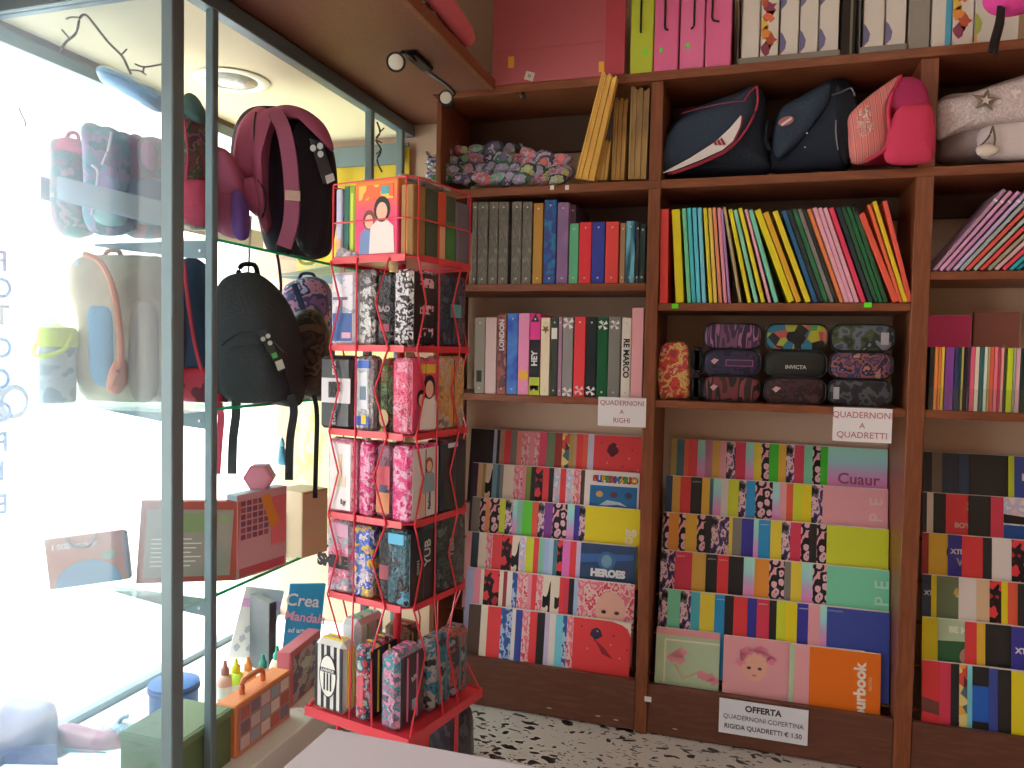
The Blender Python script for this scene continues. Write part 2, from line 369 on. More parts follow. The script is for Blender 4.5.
# ------------------------------------------------------------------ bookcase
XA0, XA1 = U(643.5, 384, Y=YF).x, U(655.5, 384, Y=YF).x
XB0, XB1 = U(909.5, 350, Y=YF).x, U(927.5, 350, Y=YF).x
XL0, XL1 = U(432.5, 384, Y=YF).x, U(437.5, 384, Y=YF).x
XC0, XC1 = XB1+.86, XB1+.90
def bookcase():
    t = thing('tall_bookcase', 'tall reddish-brown wooden bookcase covering the back wall', 'bookcase', (0, YF, 0))
    def part(mb, n, m, parent=t, vis=1): return at0(t, mb).build(n, m, parent)
    for x0, x1 in ((XL0, XL1), (XA0, XA1), (XB0, XB1), (XC0, XC1)):
        part(MB().box(x0, x1, YF, YB-.01, 0, ZL['top']-.03, b=.002), 'upright', W2)
    e = .001
    bays = ((XL1+e, XA0-e), (XA1+e, XB0-e), (XB1+e, XC0-e))
    part(MB().box(XL0, XC1, YF-.012, YB-.005, ZL['top']-.03, ZL['top'], b=.002), 'top_board', W1)
    part(MB().box(XL0, XL0+.34+XA1-XL0-.34, YF-.003, YB-.005, ZL['two']-.03, ZL['two'], b=.002), 'shelf', W1)
    part(MB().box(XA1+.0005, XC1, YF-.003, YB-.005, ZL['two']-.03, ZL['two'], b=.002), 'shelf', W1)
    for i, (a, b_) in enumerate(bays):
        for z in ((ZL['three1'], ZL['three2'], ZL['three3'])[i], ZL['four']):
            part(MB().box(a, b_, YF+.004, YB-.005, z-.026, z, b=.002), 'shelf', W1)
        # dark strips that paint the shadow under the boards at the back
        part(MB().box(a, b_, YB-.03, YB-.006, ZL['two']-.11, ZL['two']-.031), 'shadow_strip', mat('#43332b', .7))
        part(MB().box(a, b_, YB-.03, YB-.006, ZL['top']-.17, ZL['top']-.031), 'shadow_strip', mat('#43332b', .7))
        zt = (EYE-1.16, EYE-1.165, EYE-1.165)[i]
        part(MB().box(a, b_, YF+.006, YF+.03, 0.005, zt, b=.002), 'front_panel', wood('panel_wood_shaded', '#54332a', '#482a20', 0))  # darker wood copy: dim light near the floor put into the colour
        part(MB().box(a, b_, YF+.03, YB-.01, .03, .05), 'bottom_board', W1)
        for r in range(6):
            yy, zz = RY[r]; 
            # narrow ledge that carries the tier of notebooks
            zl = zz-.2985
            if zl > .06: part(MB().box(a+.002, b_-.002, yy-.044, yy-.016, zl-.004, zl), 'tier_ledge', W1)
    for px, py, h in ((675, 306, '#58c820'), (868, 305, '#58c820'), (552, 187.5, '#b8b0a8'), (567, 187.5, '#b8b0a8')):
        p = U(px, py, Y=YF-.005)
        w = .011 if h == '#58c820' else .007
        part(MB().box(p.x-w, p.x+w, YF-.005, YF-.0035 if py < 250 else YF+.0035, p.z-.008, p.z+.008), 'price_sticker', mat(h, .6))
    p = U(648, 699, Y=YF); part(MB().box(p.x-.012, p.x+.012, YF-.002, YF, p.z-.009, p.z+.009), 'price_sticker', WHITE())
    p = U(523, 96, Y=YF-.013); hk = part(MB().lathe([(.012, 0), (.012, .01), (.006, .014), (.004, .02)], 12, 0, Matrix.Translation(p) @ Matrix.Rotation(PI/2, 4, 'X')), 'hook', mat('#241c1a', .4))
    # scuffs: pale chips on the kick panel
    for px, py in ((549, 708), (598, 716), (616, 720), (675, 729)):
        p = U(px, py, Y=YF+.005); part(MB().box(p.x-.008, p.x+.008, YF+.0045, YF+.006, p.z-.0015, p.z+.0015), 'chipped_spot', mat('#a08c80', .8))
LEAN = math.radians(8)
RY = [(2.998-.0445*r, EYE+z) for r, z in enumerate((-.322, -.458, -.59, -.722, -.853, -.982))]
bookcase()
# ------------------------------------------------------------------ notebooks in tiers
ORD = ['top', 'second', 'third', 'fourth', 'fifth', 'lowest']
BAY = ['left', 'middle', 'right']
YAWN = math.radians(4.6)
used_labels = {}
def uniq(l):
    used_labels[l] = used_labels.get(l, 0)+1
    return l
pending = []
def notebook(x, r, w, cname, m, t=.0022, h=.297, dz=0, dy=0, last=False):
    yy, zz = RY[r]; zz += dz
    rt = Matrix.Translation((x, yy+dy, zz)) @ Matrix.Rotation(-LEAN, 4, 'X') @ Matrix.Rotation(YAWN if not last else YAWN*.5, 4, 'Z')
    # cover is the root; origin at top left, z runs down to -h : shift so patterns use 0..h
    q = MB().box(0, w, 0, t*.4, 0, h, b=.0003)
    q.box(w-.001, w, t*.4, t, 0, h)
    o = q.build('notebook', m); o.matrix_world = rt @ Matrix.Translation((0, 0, -h))
    MB().box(.001, w-.0012, t*.42, t, .002, h+.0022).build('pages', PAGE(), o)
    return o
def row(bay, r, px_edges, py, w, covers=(), texts=None):
    """px_edges: [(left edge px, colour name)...]; a trailing ('end')"""
    ents = []
    a, b_ = ((XL1, XA0), (XA1, XB0), (XB1, XC0))[bay]
    n = len(px_edges)
    for i, (px, cn) in enumerate(px_edges):
        f = (px-px_edges[0][0])/max(1, px_edges[-1][0]-px_edges[0][0])
        x = U(px, py[0]+(py[1]-py[0])*f, Y=RY[r][0]-.008).x
        x = max(x, a+.004)
        ents.append([x, cn])
    for i, (x, cn) in enumerate(ents):
        lastone = i == n-1
        ww = min(w, b_-.004-x)
        nx = ents[i+1][0] if not lastone else x+.05
        t = max(.0006, min(.0024, (nx-x)*math.tan(YAWN)*.7)) if not lastone else .003
        m = P[cn]() if isinstance(cn, str) and cn in P else P['grey']()
        o = notebook(x, r, ww, cn, m, t, last=lastone, dy=-.0035 if lastone else 0)
        o['group'] = f'notebooks in the {ORD[r]} tier of the {BAY[bay]} bay'; o['category'] = 'notebook'
        prev = nice(ents[i-1][1]) if i else None; nxt = nice(ents[i+1][1]) if not lastone else None
        where = f'{ORD[r]} tier, {BAY[bay]} bay'
        if lastone: l = f'{nice(cn)} notebook showing its whole cover, {where}'
        elif prev is None: l = f'{nice(cn)} notebook at the left end of the {where}'
        else: l = f'{nice(cn)} notebook between {prev} and {nxt} ones, {where}'
        pending.append([o, l]); ents[i].append(o)
    return ents
def z2(us, base=640, s=3.793): return [(base+u/s, c) for u, c in us]
B2 = [
 [(115, 'olive'), (137, 'dark_teal'), (165, 'orange_red'), (182, 'red'), (215, 'rainbow_pastel'), (245, 'mauve'), (272, 'gold'), (300, 'pale_pink'), (325, 'camouflage'), (360, 'crimson'), (398, 'rainbow_pastel'), (430, 'yellow'), (458, 'leopard'), (487, 'green'), (523, 'golden_yellow'), (552, 'camouflage'), (583, 'crimson'), (620, 'mint'), (652, 'leopard'), (682, 'green'), (710, 'rainbow_pastel')],
 [(95, 'navy'), (120, 'gold'), (150, 'red'), (190, 'black'), (232, 'golden_yellow'), (262, 'dark_teal'), (275, 'rainbow_pastel'), (305, 'grey_white'), (332, 'lime'), (372, 'camouflage'), (400, 'blue'), (435, 'leopard'), (500, 'rainbow_pastel'), (527, 'pale_pink'), (553, 'orange_red'), (578, 'lime'), (610, 'bright_yellow'), (648, 'camouflage'), (690, 'pale_pink')],
 [(85, 'leopard'), (107, 'orange'), (145, 'leopard'), (170, 'golden_yellow'), (213, 'leopard'), (245, 'black'), (268, 'camouflage'), (335, 'yellow'), (348, 'grey'), (383, 'dark_blue'), (428, 'rainbow_pastel'), (447, 'blue'), (492, 'yellow'), (535, 'camouflage'), (568, 'crimson'), (608, 'leopard'), (640, 'black'), (668, 'leopard'), (705, 'lime')],
 [(75, 'camouflage'), (130, 'crimson'), (195, 'gold'), (247, 'black'), (290, 'red'), (333, 'black'), (390, 'rainbow_pastel'), (432, 'orange'), (487, 'leopard'), (545, 'grey'), (570, 'yellow'), (610, 'rainbow_pastel'), (652, 'leopard'), (705, 'mint')],
 [(80, 'camouflage'), (102, 'mint'), (150, 'camouflage'), (190, 'cyan'), (225, 'yellow'), (280, 'blue'), (318, 'black'), (352, 'red'), (405, 'dark_blue'), (440, 'crimson'), (488, 'black'), (515, 'lime'), (550, 'bright_yellow'), (593, 'dark_blue'), (635, 'pale_pink'), (680, 'rainbow_pastel'), (705, 'royal_navy')],
 [(58, 'sage'), (313, 'pale_pink'), (562, 'sage'), (582, 'pale_pink'), (638, 'vivid_orange')]]
B2Y = [(480, 482), (515, 520), (550, 560), (588, 600), (626, 645), (670, 700)]
def z1(us): return [(450+u/4.862, c) for u, c in us]
B1 = [
 [(100, 'black'), (155, 'black'), (212, 'pale_blue'), (228, 'black'), (242, 'pink_grey'), (265, 'red'), (295, 'grey'), (325, 'salmon'), (350, 'flowered'), (385, 'pink'), (412, 'flowered'), (435, 'rose'), (470, 'green_grey'), (510, 'dark_red'), (545, 'multicoloured'), (580, 'olive'), (600, 'pink_grey'), (615, 'red'), (645, 'orange_red'), (670, 'lilac_white'), (700, 'red')],
 [(105, 'dark_purple'), (135, 'tan'), (158, 'olive'), (172, 'black_arc'), (205, 'blue_grey'), (228, 'dark_teal'), (242, 'grey'), (258, 'cream'), (310, 'flowered'), (350, 'pink'), (368, 'olive_green'), (392, 'black'), (415, 'red_and_black'), (450, 'red'), (480, 'black'), (503, 'pale_patterned'), (535, 'red'), (563, 'pale_patterned'), (600, 'flowered'), (635, 'brown'), (655, 'white')],
 [(105, 'grey'), (145, 'leopard'), (172, 'peach_orange'), (193, 'leopard'), (240, 'lime'), (268, 'camouflage'), (303, 'rainbow_pastel'), (325, 'teal_grey'), (352, 'leaf_green'), (398, 'orange_red'), (428, 'camouflage'), (458, 'purple'), (498, 'leopard'), (568, 'rainbow_pastel'), (603, 'dark_blue'), (628, 'camouflage'), (658, 'bright_yellow')],
 [(75, 'pale_pink'), (103, 'striped_dark'), (138, 'cream'), (175, 'flowered'), (205, 'red'), (250, 'red_and_black'), (300, 'black_arc'), (335, 'pale_patterned'), (368, 'lime'), (405, 'red'), (430, 'teal_grey'), (455, 'light_blue'), (480, 'pale_blue'), (500, 'teal'), (520, 'red_and_black'), (545, 'orchid'), (582, 'red'), (612, 'lilac'), (634, 'navy')],
 [(78, 'slate'), (115, 'pink'), (147, 'cream'), (163, 'red_and_black'), (238, 'cream'), (257, 'dark_red'), (275, 'white'), (300, 'blue_patterned'), (325, 'flowered'), (375, 'pink'), (395, 'red'), (418, 'flowered'), (450, 'black_arc'), (487, 'cream'), (508, 'black_arc'), (530, 'red'), (552, 'crimson'), (575, 'black'), (600, 'light_blue'), (620, 'flowered')],
 [(88, 'brown'), (147, 'cream'), (180, 'red'), (245, 'blue_patterned'), (298, 'white'), (316, 'royal_navy'), (348, 'flowered'), (385, 'red'), (420, 'black'), (458, 'lilac'), (480, 'white'), (510, 'sky'), (545, 'blue_patterned'), (565, 'flowered'), (598, 'red')]]
B1Y = [(450, 452), (486, 490), (520, 525), (556, 570), (595, 610), (640, 655)]
def z3(us): return [(884+u/5.486, c) for u, c in us]
B3 = [
 [(213, 'black'), (262, 'grey_brown'), (318, 'navy_black'), (375, 'dark_navy'), (408, 'navy'), (470, 'black'), (680, 'lime'), (712, 'royal_navy')],
 [(208, 'black'), (234, 'cream'), (270, 'black'), (338, 'red'), (462, 'black'), (585, 'crimson'), (655, 'pale_patterned'), (900, 'black')],
 [(205, 'dark_red'), (242, 'golden_yellow'), (348, 'dark_blue'), (425, 'red'), (540, 'black'), (590, 'white'), (698, 'red_and_black'), (900, 'grey')],
 [(203, 'navy_black'), (255, 'bright_yellow'), (285, 'green_grey'), (405, 'white'), (503, 'tan'), (575, 'red_and_black'), (640, 'bright_yellow'), (675, 'orange_red'), (728, 'black')],
 [(205, 'bright_yellow'), (292, 'sage'), (440, 'red'), (505, 'golden_yellow'), (553, 'black'), (695, 'dark_blue'), (900, 'red')],
 [(203, 'red'), (300, 'crimson'), (362, 'black'), (408, 'multicoloured'), (452, 'sky'), (480, 'black'), (570, 'royal_navy'), (620, 'black'), (692, 'bright_yellow')]]
B3Y = [(475, 480), (515, 520), (562, 568), (610, 618), (650, 662), (700, 710)]
R1 = [row(0, r, z1(B1[r]), B1Y[r], .212) for r in range(6)]
R2 = [row(1, r, z2(B2[r]), B2Y[r], .222) for r in range(6)]
R3 = [row(2, r, z3(B3[r]), B3Y[r], .225) for r in range(6)]
# unique labels: same colours beside each other in one tier are told apart by which comes first from the left
from collections import defaultdict
dd = defaultdict(list)
for p in pending: dd[p[1]].append(p)
for l, ps in dd.items():
    if len(ps) > 1:
        for k, p in enumerate(ps): p[1] = l.replace(' notebook ', ' notebook, %s of its sort, ' % ['first', 'second', 'third', 'fourth', 'fifth'][k])
for o, l in pending: o['label'] = ' '.join(l.split()[:16])
# -------- printing on the covers that show whole
def cover_text(o, body, size, hx, u, v, w, h=.297, roll=0, bold=0, sx=1, name='lettering'):
    return text(body, size, mat(hx, .5), o, TF(w*u, -.0006, h-v, roll), bold=bold, sx=sx, name=name)
def cover_shape(o, pts, hx, w=.22, h=.297, y=-.0004, name='printed_shape', m=None):
    return MB().prism([(x, y, h-z) for x, z in pts], (0, 1, 0), .0003).build(name, m or mat(hx, .5), o)
def blob(cx, cz, rx, rz, n=20, wob=0, ph=0): return [(cx+rx*(1+wob*math.sin(5*a+ph))*math.cos(a), cz+rz*(1+wob*math.sin(4*a+1+ph))*math.sin(a)) for a in [2*PI*k/n for k in range(n)]]
w = .222
cover_text(R2[0][-1][2], 'Cuaur', .055, '#744060', .46, .112, w, bold=.001)
[cover_text(R2[1][-1][2], ch, .06, '#d8b8bc', .80, v_, w, roll=PI/2, bold=0, name='letter') for ch, v_ in (('P', .1), ('E', .045))]
[cover_text(R2[3][-1][2], ch, .062, '#a8d0c0', .80, v_, w, roll=PI/2, bold=.0004, name='letter') for ch, v_ in (('P', .105), ('E', .05))]
o = R2[5][-1][2]; cover_text(o, 'ourbook', .05, '#e0d8d0', .72, .125, w, roll=PI/2, bold=.002); cover_text(o, 'NOTES', .014, '#e0b890', .86, .10, w, roll=PI/2)
cover_text(R2[4][-1][2], 'MONOCROMO', .007, '#8c94b8', .12, .012, w)
o = R2[5][0][2]                                                     # vintage flower cover
cover_shape(o, [(0, 0), (w, 0), (w, .022), (0, .022)], '#cc8c94')
cover_shape(o, [(.03, .036), (w, .036), (w, .042), (.036, .042), (.036, .19), (.03, .19)], '#b8b49c')
for a in ((.075, .09), (.085, .105), (.06, .1), (.165, .15), (.19, .155), (.09, .08), (.205, .165)): cover_shape(o, blob(a[0], a[1], .018, .016, wob=.2, ph=a[0]*90), '#b87884', y=-.0006, name='printed_flower')
cover_shape(o, [(.07, .12), (.1, .165), (.15, .14), (.152, .145), (.1, .172), (.066, .125)], '#a08468', y=-.0005, name='printed_stem')
def face(o, cx, cz, s, skin='#c49484'):
    cover_shape(o, blob(cx, cz, .042*s, .05*s), skin, y=-.0005, name='printed_face')
    for sx in (-1, 1): cover_shape(o, blob(cx+sx*.018*s, cz+.006*s, .007*s, .005*s, 12), '#3c2c2c', y=-.0008, name='printed_eye')
    cover_shape(o, blob(cx, cz+.03*s, .008*s, .003*s, 12), '#a05058', y=-.0008, name='printed_mouth')
o = R2[5][1][2]; face(o, .105, .095, 1.0)
for k in range(9):
    a = PI+.35*k; cover_shape(o, blob(.11+.052*math.cos(a), .082+.045*math.sin(a), .017, .015, wob=.2, ph=k), ['#c07488', '#cc8c98', '#b4607c'][k % 3], y=-.0009, name='printed_flower')
o = R1[4][-1][2]; face(o, .125, .10, 1.35, '#b88c80')
o = R1[1][-1][2]                                                   # big lettering over a blue panel
cols = ['#b03428', '#2c4c94', '#c09c28', '#3c7c38', '#b03428', '#2c4c94', '#c09c28', '#3c7c38', '#b03428', '#c09c28']
for k, ch in enumerate('SUPERMARIO'): cover_text(o, ch, .031, '#181414', (.19+.0775*k+(.02 if k > 4 else 0)), .0305, .212, bold=.003, name='letter_outline'); cover_text(o, ch, .027, cols[k], (.19+.0775*k+(.02 if k > 4 else 0)), .030, .212, bold=.0014, name='letter').location.y = -.0006
cover_shape(o, [(.022, .055), (.205, .055), (.205, .2), (.022, .2)], '#1c5480', name='printed_panel')
for x, hx in ((.06, '#a88048'), (.115, '#50343c'), (.172, '#343444')): cover_shape(o, blob(x, .088, .014, .012), hx, y=-.0008, name='printed_dot')
cover_shape(o, [(.06, .13), (.09, .11), (.14, .115), (.17, .13), (.13, .125), (.09, .13)], '#9cacb8', y=-.0008, name='printed_wave')
cover_text(R1[2][-1][2], 'og', .06, '#d8ccb0', .78, .105, .212, roll=PI/2, bold=.002)
o = R1[3][-1][2]; cover_text(o, 'HEROES', .036, '#c0c0c4', .5, .108, .212, bold=.0025)
cover_shape(o, [(.0, .04), (.2, .03), (.2, .05), (.0, .075)], '#2c4c80', name='printed_panel'); cover_shape(o, blob(.1, .06, .034, .034), '#30547c', y=-.0006, name='printed_planet'); cover_shape(o, blob(.1, .062, .02, .024), '#58788c', y=-.0008, name='printed_planet')
for rr, rx in ((R1[5], .07), (R1[0], .09)):
    o = rr[-1][2]
    for k in range(9): cover_shape(o, blob(.03+.02*k+.005*(k % 3), .03+((k*37) % 10)*.011, .0035, .0035, 10), '#d89088' if k % 2 else '#701c24', y=-.0005, name='printed_dot')
o = R1[0][-1][2]; cover_shape(o, blob(.075, .055, .022, .026, wob=.12), '#4c1c28', y=-.0005)
o = R1[5][-1][2]; cover_shape(o, blob(.085, .05, .022, .02, wob=.1), '#28243c', y=-.0005); cover_shape(o, [(.08, .07), (.12, .1), (.15, .135), (.11, .12)], '#6c1c28', y=-.0005)
cover_shape(o, [(.14, 0), (.212, 0), (.212, .05), (.2, .022), (.18, .01)], '#bcb4b0', y=-.0005)
o = R3[0][5][2]; cover_shape(o, [(.1, .17), (.19, .125), (.215, .12), (.215, .135), (.19, .14), (.14, .18)], '#6c6250', name='printed_ribbon')
cover_text(R3[0][-1][2], 'NINJA', .03, '#c0bcb8', .28, .07, .225, bold=.002)
cover_text(R3[1][3][2], 'SKA', .04, '#b89490', .42, .04, .225, bold=.002, sx=.8); cover_text(R3[1][3][2], 'BOYS', .024, '#b89490', .25, .105, .225, bold=.001)
cover_text(R3[2][1][2], '(X', .05, '#181414', .36, .055, .225, bold=.003); cover_text(R3[2][2][2], 'XTREME', .022, '#c8c4c4', .22, .055, .225, bold=.001)
cover_text(R3[2][2][2], 'W', .035, '#8c8460', .2, .09, .225, bold=.001); cover_text(R3[3][0][2], 'XTR', .02, '#a0a0a4', .12, .06, .225, bold=.001)
o = R3[3][2][2]
for k in range(6): cover_shape(o, blob(.06+.01*k, .05+.008*(k % 3), .008, .014, wob=.2, ph=k), ['#a08c3c', '#b0a8a0', '#8c4c28'][k % 3], y=-.0005)
o = R3[1][6][2]; cover_shape(o, [(0, .055), (.2, .075), (.2, .09), (0, .085)], '#141416'); cover_shape(o, [(0, .09), (.2, .095), (.2, .17), (0, .17)], '#1c3c78')
o = R3[4][1][2]; cover_text(o, 'BE MORE', .026, '#ccd0c0', .38, .032, .225, bold=.0015); cover_shape(o, [(.0, .07), (.12, .065), (.12, .16), (.0, .16)], '#244c30'); cover_shape(o, blob(.09, .115, .025, .03), '#8c6c60', y=-.0006)
cover_text(R3[4][5][2], 'XTREME', .024, '#c0bcbc', .25, .075, .225, bold=.001); cover_shape(R3[4][0][2], blob(.066, .085, .014, .02), '#504c50')
o = R3[5][0][2]; cover_shape(o, [(0, .115), (.06, .13), (.11, .18), (0, .16)], '#5c3430'); cover_shape(R3[5][5][2], [(0, .06), (.09, .06), (.09, .17), (0, .17)], '#1c4c9c')
for x0 in (R2[3][1], R2[3][3], R2[3][4], R2[1][3], R2[4][5], R2[4][9], R2[4][13], R2[2][11]):
    cover_text(x0[2], 'quaderno', .0075, '#b8b4b4', .09, .016, .222)
# -------- paper signs
def sign(name, quad, lines, label, Yp, boldfirst=None, hx='#c8c4c8'):
    p = [U(x, y, Y=Yp) for x, y in quad]
    xs = (p[0].x+p[3].x)/2, (p[1].x+p[2].x)/2; zt = (p[0].z+p[1].z)/2; zb = (p[2].z+p[3].z)/2
    w_, h_ = xs[1]-xs[0], zt-zb
    o = MB().box(0, w_, 0, .0012, 0, h_).build(name, mat(hx, .8), loc=(xs[0], Yp, zb)); tag(o, label, 'sign')
    for (s, size, fz, hx2, b, sx) in lines: text(s, size, mat(hx2, .7), o, TF(w_/2, -.0006, h_*fz), bold=b, sx=sx)
    return o
sign('paper_sign', [(598, 397), (646, 398), (646, 427), (598, 426)], [('QUADERNONI', .024, .8, '#8c5c64', .0002, .98), ('A', .022, .5, '#8c5c64', .0002, 1), ('RIGHI', .024, .2, '#8c5c64', .0002, .98)], 'white paper sign reading QUADERNONI A RIGHI, on the left bay', YF-.003)
sign('paper_sign', [(833, 407), (892, 409), (892, 443), (833, 441)], [('QUADERNONI', .028, .78, '#8c5c64', .0002, .96), ('A', .025, .47, '#8c5c64', .0002, 1), ('QUADRETTI', .028, .19, '#8c5c64', .0002, .98)], 'white paper sign reading QUADERNONI A QUADRETTI, on the middle bay', YF-.003)
sign('paper_sign', [(719, 697), (808, 711), (808, 747), (719, 731)], [('OFFERTA', .029, .78, '#28282c', .001, .97), ('QUADERNONI COPERTINA', .0225, .50, '#4c4c54', 0, .93), ('RIGIDA QUADRETTI € 1.50', .0225, .22, '#38383c', .0003, .93)], 'white paper sign reading OFFERTA and € 1.50, on the front panel', YF-.001, hx='#ccccd4')
# ------------------------------------------------------------------ folders, binders and books on the shelves
def book(x0, x1, z0, h, m, name, label, cat, group, y=YF+.012, depth=.24, ang=0, rivet=True, pages=True, pm=None, extra=None, thick=.0022, rv='#9a9690'):
    w_ = x1-x0
    o = MB()
    o.box(0, w_, 0, thick, 0, h, b=min(.001, w_*.2)); o.box(0, thick*.8, thick, depth, 0, h, b=.0004); o.box(w_-thick*.8, w_, thick, depth, 0, h, b=.0004)
    r = o.build(name, m, loc=(x0, y, z0), rot=(0, ang, 0)); tag(r, label, cat, group)
    if pages: MB().box(thick*.85, w_-thick*.85, thick*1.2, depth-.004, .003, h-.004).build('pages', pm or PAGE(), r)
    if rivet:
        for zz in (.02, h-.02): MB().lathe([(.0032, 0), (.0036, .0008), (.0018, .0012)], 12, 0, Matrix.Translation((w_/2, 0, zz)) @ Matrix.Rotation(PI/2, 4, 'X')).build('rivet', mat(rv, .3, metal=.6), r)
    return r
def px_book(pxa, pxb, pyt, pyb, zs, m, *a, y=YF+.012, **k):
    pa, pb = U(pxa, pyb, Y=y), U(pxb, pyb, Y=y); top = U((pxa+pxb)/2, pyt, Y=y)
    return book(pa.x+.0004, pb.x-.0004, zs+.0005, top.z-zs, m, *a, y=y, **k)
plaidg = patt('grey_weave', ['#544f48', '#4a453f', '#625d54'], 60, 'noise', stretch=(3, 1, .5), detail=2)
galaxy = patt('galaxy', ['#142c64', '#1c4c7c', '#2c2c64', '#1c6484', '#18285c'], 16, 'noise', detail=4, interp='LINEAR')
# left bay, upper row
zs = ZL['three1']; q = 4.862
G1 = 'binders on the upper shelf of the left bay'
spec = [(104, 128, 107, plaidg, 'narrow grey binder at the far left end'), (131, 180, 107, plaidg, 'tall grey binder, first full one beside the wire rack'), (185, 229, 107, plaidg, 'tall grey binder, second full one from the wire rack'),
 (232, 279, 107, plaidg, 'tall grey binder left of the wider gap'), (295, 343, 106, plaidg, 'tall grey binder right of the wider gap'), (347, 393, 106, plaidg, 'tall grey binder beside the gold one'),
 (400, 446, 113, mat('#8a6428', .5), 'tall gold-brown binder'), (452, 511, 97, galaxy, 'tall galaxy-blue binder'), (516, 570, 110, patt('mauve_sheen', ['#7c5880', '#644c6c', '#946c90'], 12, 'noise', stretch=(.5, .5, .3), interp='LINEAR'), 'tall shiny mauve binder'), (574, 604, 122, mat('#4a3848', .5), 'tall dark plum binder behind the mint one')]
for u0, u1, v, m, l in spec:
    px_book(450+u0/q, 450+u1/q, 180+v/q, 281.5, zs, m, 'ring_binder', l + ', upper shelf of left bay', 'binder', G1, y=YF+.012 if u0 != 574 else YF+.05, thick=.003)
G1b = 'short binders on the upper shelf of the left bay'
for u0, u1, v, h, l in [(606-30, 620, 212, '#4a8a68', 'short mint green binder'), (624, 683, 205, '#b02830', 'short bright red binder'), (686, 748, 203, '#28307a', 'short royal blue binder'), (752, 815, 203, '#b03634', 'short light red binder'), (823, 847, 210, '#846448', 'short thin tan binder'), (850, 895, 200, None, 'short metallic teal binder'), (899, 915, 208, '#26262c', 'short narrow charcoal binder'), (918, 945, 215, '#182c28', 'short dark green binder against the upright')]:
    px_book(450+u0/q, 450+u1/q, 180+v/q, 281.5, zs, mat(h, .45) if h else patt('teal_foil', ['#2c5c74', '#183c50', '#5c98a8', '#204c60'], 14, 'noise', stretch=(3, 1, .3), interp='LINEAR', rough=.3), 'ring_binder', l+', upper shelf of left bay', 'binder', G1b, depth=.2, thick=.003)
# left bay, lower row
zs = ZL['four']; G2 = 'binders on the lower shelf of the left bay'
skp = patt('spine_scribble', ['#181618', '#b4b0ac', '#1a1618', '#b02c70'], 26, 'noise', detail=4)
rows = [(116, 166, 182, '#6e6860', 'warm grey binder with small black label'), (168, 222, 182, '#a08888', 'rose-grey binder'), (226, 269, 168, None, 'worn dark red patterned binder'), (273, 325, 162, 'b', 'cloudy blue binder'), (327, 380, 162, '#b87090', 'pink binder with yellow spot'),
 (382, 433, 164, '#b02c70', 'black, magenta and lime graffiti binder'), (436, 480, 184, '#b8a890', 'cream binder with brown star'), (484, 519, 180, '#2a2e28', 'dark binder with white label'), (521, 540, 180, '#7c5c70', 'thin mauve binder'), (543, 592, 180, '#6e6a68', 'grey binder with white floral patches'),
 (598, 652, 178, '#d0383e', 'bright red binder'), (655, 708, 180, '#161a1e', 'black binder'), (710, 761, 180, '#0a4426', 'dark green binder'), (764, 822, 178, '#62605c', 'plain grey binder with white bow'), (828, 873, 184, '#aaa49c', 'off-white binder with black lettering'), (876, 932, 136, '#c08a90', 'taller pale pink binder against the upright')]
